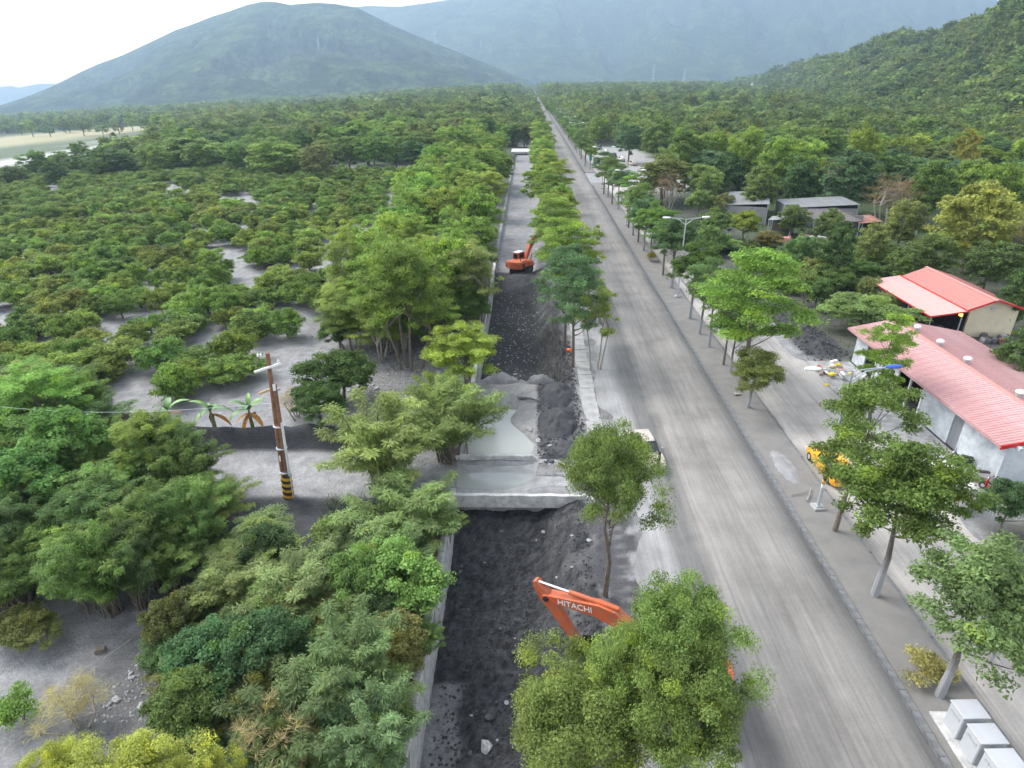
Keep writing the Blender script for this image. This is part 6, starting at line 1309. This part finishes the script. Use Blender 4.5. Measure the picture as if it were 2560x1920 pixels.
stones(30, (-24, -16), (46, 70), (.18, .5), STN, 'pale stone on the silt path beside the orchard', 'stones on the orchard path')
stones(26, (1.2, 4.2), (26, 50), (.16, .5), STD + STN[:1], 'rough stone on the dark bank between canal and walkway', 'stones on the canal bank')
def rock(px, py, s_, lab, mt_=STN, dz=0):
    p = at(px, py, dz); o = link(bpy.data.objects.new('boulder', random.choice(mt_))); o.location = (p.x, p.y, tz(p.x, p.y) + .1 * s_); o.scale = (s_, s_ * .8, s_ * .8); o.rotation_euler = (.3, .2, random.uniform(0, 6)); tag(o, lab, 'boulder')
rock(1324, 1076, .7, 'white boulder at the right shore of the grey pond', dz=-.3); rock(1345, 1103, .6, 'second white boulder on the sand right of the pond', dz=-.3); rock(1216, 1885, .85, 'rounded pale boulder at the bottom of the near canal', dz=-2.5); rock(1102, 1250, .8, 'pale boulder at the left end of the near parapet'); rock(1370, 935, 1.1, 'big boulder on the bank at the head of the sand bar'); rock(1222, 1795, .5, 'dark upright stone in the near canal', STD, -2.5)
# fine gravel and clods: too many to count
def gravel(name, n_, xr, yr, sr, mat, seed, label):
    rng = np.random.default_rng(seed); x = rng.uniform(*xr, n_); y = rng.uniform(*yr, n_); s_ = sr[0] + (sr[1] - sr[0]) * rng.uniform(0, 1, n_) ** 2.2
    z = terrain(x, y) + s_ * .25; base = np.array([(1, 0, -.4), (-.5, .87, -.4), (-.5, -.87, -.4), (.1, .05, .75), (-.6, .1, .45), (.5, -.5, .4)]); V = base[None] * s_[:, None, None] * rng.uniform(.6, 1.2, (n_, 6, 3)); a = rng.uniform(0, 6.28, n_)
    ca_, sa_ = np.cos(a)[:, None], np.sin(a)[:, None]; V = np.stack([V[..., 0] * ca_ - V[..., 1] * sa_, V[..., 0] * sa_ + V[..., 1] * ca_, V[..., 2]], -1) + np.stack([x, y, z], -1)[:, None]
    T_ = np.array([(0, 1, 3), (1, 4, 3), (1, 2, 4), (2, 5, 4), (2, 0, 5), (0, 3, 5), (3, 4, 5)]); Fq = (T_[None] + 6 * np.arange(n_)[:, None, None]).reshape(-1, 3)
    o = link(bpy.data.objects.new(name, np_mesh(name, V.reshape(-1, 3), Fq, mat))); tag(o, label, 'gravel', kind='stuff')
gravel('mud_clods', 5200, (-4.3, 3.6), (14, 33), (.02, .12), 'mud_black', 1, 'black clods strewn over the near canal floor'); gravel('mud_clods', 2600, (.8, 4.4), (37, 60), (.03, .18), 'mud_black', 2, 'dark clods on the bank right of the pond')
gravel('gravel', 2600, (-16.5, -5.6), (41, 60), (.02, .14), 'stone', 3, 'pale gravel on the slope left of the canal'); gravel('gravel', 900, (-4.4, 2), (52, 86), (.03, .12), 'stone', 4, 'pale gravel on the black mud beyond the pond'); gravel('gravel', 900, (-18.6, -15.5), (17.0, 24), (.02, .1), 'stone', 5, 'gravel by the lower left silt patch')
gravel('litter', 900, (16.9, 19.5), (13, 90), (.012, .05), 'bark', 6, 'leaf litter and bits along the median'); gravel('mud_clods', 1500, (27, 31.5), (55, 78), (.04, .22), 'mud_black', 7, 'clods on the dark yard bank')
gravel('gravel', 1200, (-70, -18), (44, 80), (.03, .11), 'stone', 8, 'pale gravel on the orchard silt')
# dry and green grass hanging over the canal wall
def grass(name, n_, fx, fy, L_, mat, tint, seed, label):
    rng = np.random.default_rng(seed); x = fx(rng, n_); y = fy(rng, n_); z = terrain(x, y); a = rng.uniform(0, 6.28, n_); l_ = L_ * rng.uniform(.5, 1.3, n_); w_ = .022
    d = np.stack([np.cos(a), np.sin(a), 0 * a], -1); sd_ = np.stack([-np.sin(a), np.cos(a), 0 * a], -1); P = np.stack([x, y, z - .03], -1); upz = np.array([0, 0, 1.])
    ln = rng.uniform(.2, 1.0, (n_, 1)); m1 = P + d * (l_[:, None] * .3 * ln) + upz * (l_[:, None] * .55); m2 = P + d * (l_[:, None] * .85 * ln) + upz * (l_[:, None] * (.8 - .5 * ln))
    V = np.stack([P - sd_ * w_, P + sd_ * w_, m1 + sd_ * w_ * .8, m1 - sd_ * w_ * .8, m2 + sd_ * w_ * .2, m2 - sd_ * w_ * .2], 1).reshape(-1, 3); b0 = 6 * np.arange(n_)[:, None]; Fq = np.concatenate([b0 + np.array([[0, 1, 2, 3]]), b0 + np.array([[3, 2, 4, 5]])], 0)
    C = np.repeat(rng.uniform(.6, 1.4, (n_, 1)) * np.ones((1, 3)), 6, 0); o = link(bpy.data.objects.new(name, np_mesh(name, V, Fq, 'leaf', 'Leaf', C))); o.color = (*tint, 1); tag(o, label, 'grass', kind='stuff')
grass('dry_grass', 5200, lambda r_, n_: -5.25 - np.abs(r_.normal(0, .5, n_)), lambda r_, n_: r_.uniform(13, 32.5, n_), 1.0, 'leaf', (.30, .22, .12), 1, 'dry straw grass along the top of the near canal wall')
grass('grass', 5000, lambda r_, n_: r_.uniform(-13, -5.4, n_), lambda r_, n_: r_.uniform(12.5, 33, n_), .7, 'leaf', (.10, .14, .05), 2, 'green grass under the thicket left of the canal')
grass('dry_grass', 2600, lambda r_, n_: r_.uniform(-12, -5, n_), lambda r_, n_: r_.uniform(58, 90, n_), .7, 'leaf', (.17, .16, .08), 3, 'dry grass under the belt of trees')
grass('roots', 900, lambda r_, n_: r_.uniform(1.2, 3.4, n_), lambda r_, n_: r_.uniform(50, 66, n_), 1.5, 'leaf', (.15, .145, .14), 4, 'tangle of bare grey roots on the canal bank')
grass('grass', 5200, lambda r_, n_: r_.uniform(31.5, 75, n_), lambda r_, n_: r_.uniform(56, 150, n_), 1.1, 'leaf', (.09, .13, .045), 5, 'rough grass and weeds round the red-roofed houses')
# driftwood, buoy, sticks
def stick(pts, r_, mat, label, cat='branch', name='driftwood'):
    P = [Vector(p) for p in pts]; tag(MB().tube(P, [r_ * (1 - .6 * i / (len(P) - 1)) for i in range(len(P))], 7).build(name, mat, None, True), label, cat)
p = at(1300, 1000, -.2); z_ = tz(p.x, p.y)
stick([(p.x, p.y, z_), (p.x - .25, p.y - .5, z_ + .55), (p.x - .35, p.y - 1.3, z_ + .15)], .10, 'wood_grey', 'pale curved root sticking out of the sand bar'); stick([(p.x, p.y, z_ + .1), (p.x + .9, p.y - .3, z_ + .22), (p.x + 1.9, p.y - .7, z_ + .1)], .14, 'stone_dark', 'dark log lying on the sand bar')
p = at(2010, 1245); stick([(p.x - .9, p.y, .25), (p.x, p.y + .3, .3), (p.x + .8, p.y + .7, .25)], .045, 'wood_grey', 'long pale branch lying on the median beside the lamp'); stick([(p.x - .1, p.y - .6, .25), (p.x + .4, p.y + .2, .3), (p.x + .7, p.y + .8, .28)], .045, 'wood_grey', 'shorter pale branch crossing the long one on the median')
p = at(1843, 990); tag(MB().box((p.x, p.y, .22), (.7, .35, .12), (0, .2, .4), bev=.02).build('broken_plank', 'wood_grey'), 'broken grey plank on the median near the leaning tree', 'plank')
p = at(1418, 880); by_ = MB().lathe([(.02, 0), (.16, .06), (.19, .5), (.12, .62), (.02, .66)], n=12).build('orange_buoy', 'buoy_orange', None, True); by_.location = (p.x, p.y, .25); by_.rotation_euler = (1.3, .3, .5); tag(by_, 'small orange float lying by the twin-trunked tree', 'float')
p = at(254, 1632); tag(MB().box((p.x, p.y, .16), (.45, .3, .32), (0, 0, .3), bev=.03).build('broken_block', 'bark'), 'brown block lying on the silt patch at lower left', 'block')
p = at(262, 1648); stick([(p.x, p.y, .06), (p.x + .5, p.y + .8, .08), (p.x + .8, p.y + 1.6, .06)], .05, 'wood_grey', 'pale stick on the silt patch next to the brown block')
p = at(310, 1045); tag(MB().loft([[(p.x - .8, p.y - .4, 0), (p.x + .8, p.y - .3, 0), (p.x + .7, p.y + .5, 0), (p.x - .7, p.y + .4, 0)], [(p.x - .4, p.y - .1, .5), (p.x + .5, p.y - .1, .45), (p.x + .3, p.y + .3, .5), (p.x - .3, p.y + .3, .55)]]).build('root_clump', 'bark'), 'brown root clump lying on the silt behind the banana plants', 'root clump')
# rubbish heap on the apron of the long house, every piece its own part
RH = empty('rubbish_heap', (28.2, 52.2, .04), 0, 'colourful heap of flood rubbish by the far end of the long house', 'rubbish heap')
for k in range(34):
    rr_ = abs(random.gauss(0, .9)); a = random.uniform(0, 6.28); s_ = random.uniform(.25, .7); h_ = max(.1, .75 - rr_ * .35)
    o = MB().box((0, 0, 0), (s_, s_ * random.uniform(.4, 1), s_ * random.uniform(.2, .7)), bev=.03).build(random.choice(['box', 'board', 'sack', 'basket']), random.choice(['plastic_white', 'cardboard', 'cloth_pink', 'plastic_white', 'wood_grey', 'bright_yellow', 'orange_dark', 'white_paint', 'cardboard']), RH)
    o.location = (rr_ * math.cos(a) * 1.1, rr_ * math.sin(a) * 1.6, h_ * random.uniform(.3, 1)); o.rotation_euler = (random.uniform(-.8, .8), random.uniform(-.8, .8), random.uniform(0, 3))
PH = empty('porch_clutter', (43.4, 61.6, .1), 0, 'clutter of bags and tubs under the pink porch roof', 'clutter')
for k in range(20):
    s_ = random.uniform(.3, .6); o = MB().box((0, 0, 0), (s_, s_ * .8, s_ * .8), bev=.06).build(random.choice(['tub', 'bag', 'box']), random.choice(['bright_yellow', 'cloth_white', 'cloth_blue', 'cloth_pink', 'plastic_white', 'cloth_grey', 'black_metal']), PH)
    o.location = (random.uniform(-1.6, .8), random.uniform(-1.0, 2.4), s_ * .4); o.rotation_euler = (random.uniform(-.3, .3), 0, random.uniform(0, 3))
YC = empty('yard_clutter', (47.5, 60.2, 0), 0, 'dark jumble of stacked pots against the cream gable wall', 'clutter')
for k in range(16):
    s_ = random.uniform(.3, .7); o = MB().lathe([(.3 * s_, 0), (.5 * s_, .5 * s_), (.42 * s_, s_), (.3 * s_, s_)], n=10).build('pot', random.choice(['stone_dark', 'stone', 'wood', 'cloth_grey']), YC, True); o.location = (random.uniform(-2.6, 2.4), random.uniform(-.6, .9), 0)
SC_ = empty('shed_clutter', (46.3, 104.5, 0), 0, 'pale clutter of boxes and boards in front of the dark open shed', 'clutter')
for k in range(26):
    s_ = random.uniform(.4, 1.3); o = MB().box((0, 0, 0), (s_, s_ * .7, s_ * random.uniform(.3, 1)), bev=.03).build('box', random.choice(['plastic_white', 'concrete_pale', 'cardboard', 'cloth_pink', 'white_paint']), SC_); o.location = (random.uniform(-4, 4), random.uniform(-2.2, 2.2), s_ * .3); o.rotation_euler = (0, random.uniform(-.2, .2), random.uniform(0, 3))
sg = empty('banner_stand', (20.3, 214, .1), 0, 'green banner on a post beside the far side road', 'banner'); MB().cyl((0, 0, 0), (0, 0, 4.5), .05, n=8).build('post', 'steel', sg); MB().box((0, -.06, 2.3), (.9, .03, 3.4)).build('panel', 'sign_green', sg)
sy = empty('yellow_sign', (20.6, 620, 0), 0, 'yellow round-topped sign at the far end of the road', 'sign'); MB().cyl((0, 0, 0), (0, 0, 6), .15, n=8).build('post', 'steel', sy); MB().lathe([(.1, 5), (2.2, 6.4), (2.4, 8), (1.4, 9.6), (.1, 10)], n=12).build('panel', 'bright_yellow', sy)
# ================================================================== HAZE
mt = bpy.data.materials.new('haze'); mt.use_nodes = True; n = mt.node_tree.nodes; n.clear(); o_ = n.new('ShaderNodeOutputMaterial')
pv = n.new('ShaderNodeVolumePrincipled'); pv.inputs['Color'].default_value = (.55, .755, .98, 1); pv.inputs['Density'].default_value = .00023; pv.inputs['Anisotropy'].default_value = .35
mt.node_tree.links.new(pv.outputs[0], o_.inputs['Volume']); M['haze'] = mt
bb = np.concatenate([np.array([o_.matrix_world @ v_.co for v_ in o_.data.vertices]) for o_ in scn.objects if o_.type == 'MESH' and o_.name.split('.')[0] in ('mountain', 'hill', 'ground')])
lo, hi = bb.min(0) - np.array([60, 60, 1.0]), bb.max(0) + np.array([60, 60, 12.0])
hz = MB().box(tuple((lo + hi) / 2), tuple(hi - lo)).build('haze', 'haze'); tag(hz, kind='stuff')
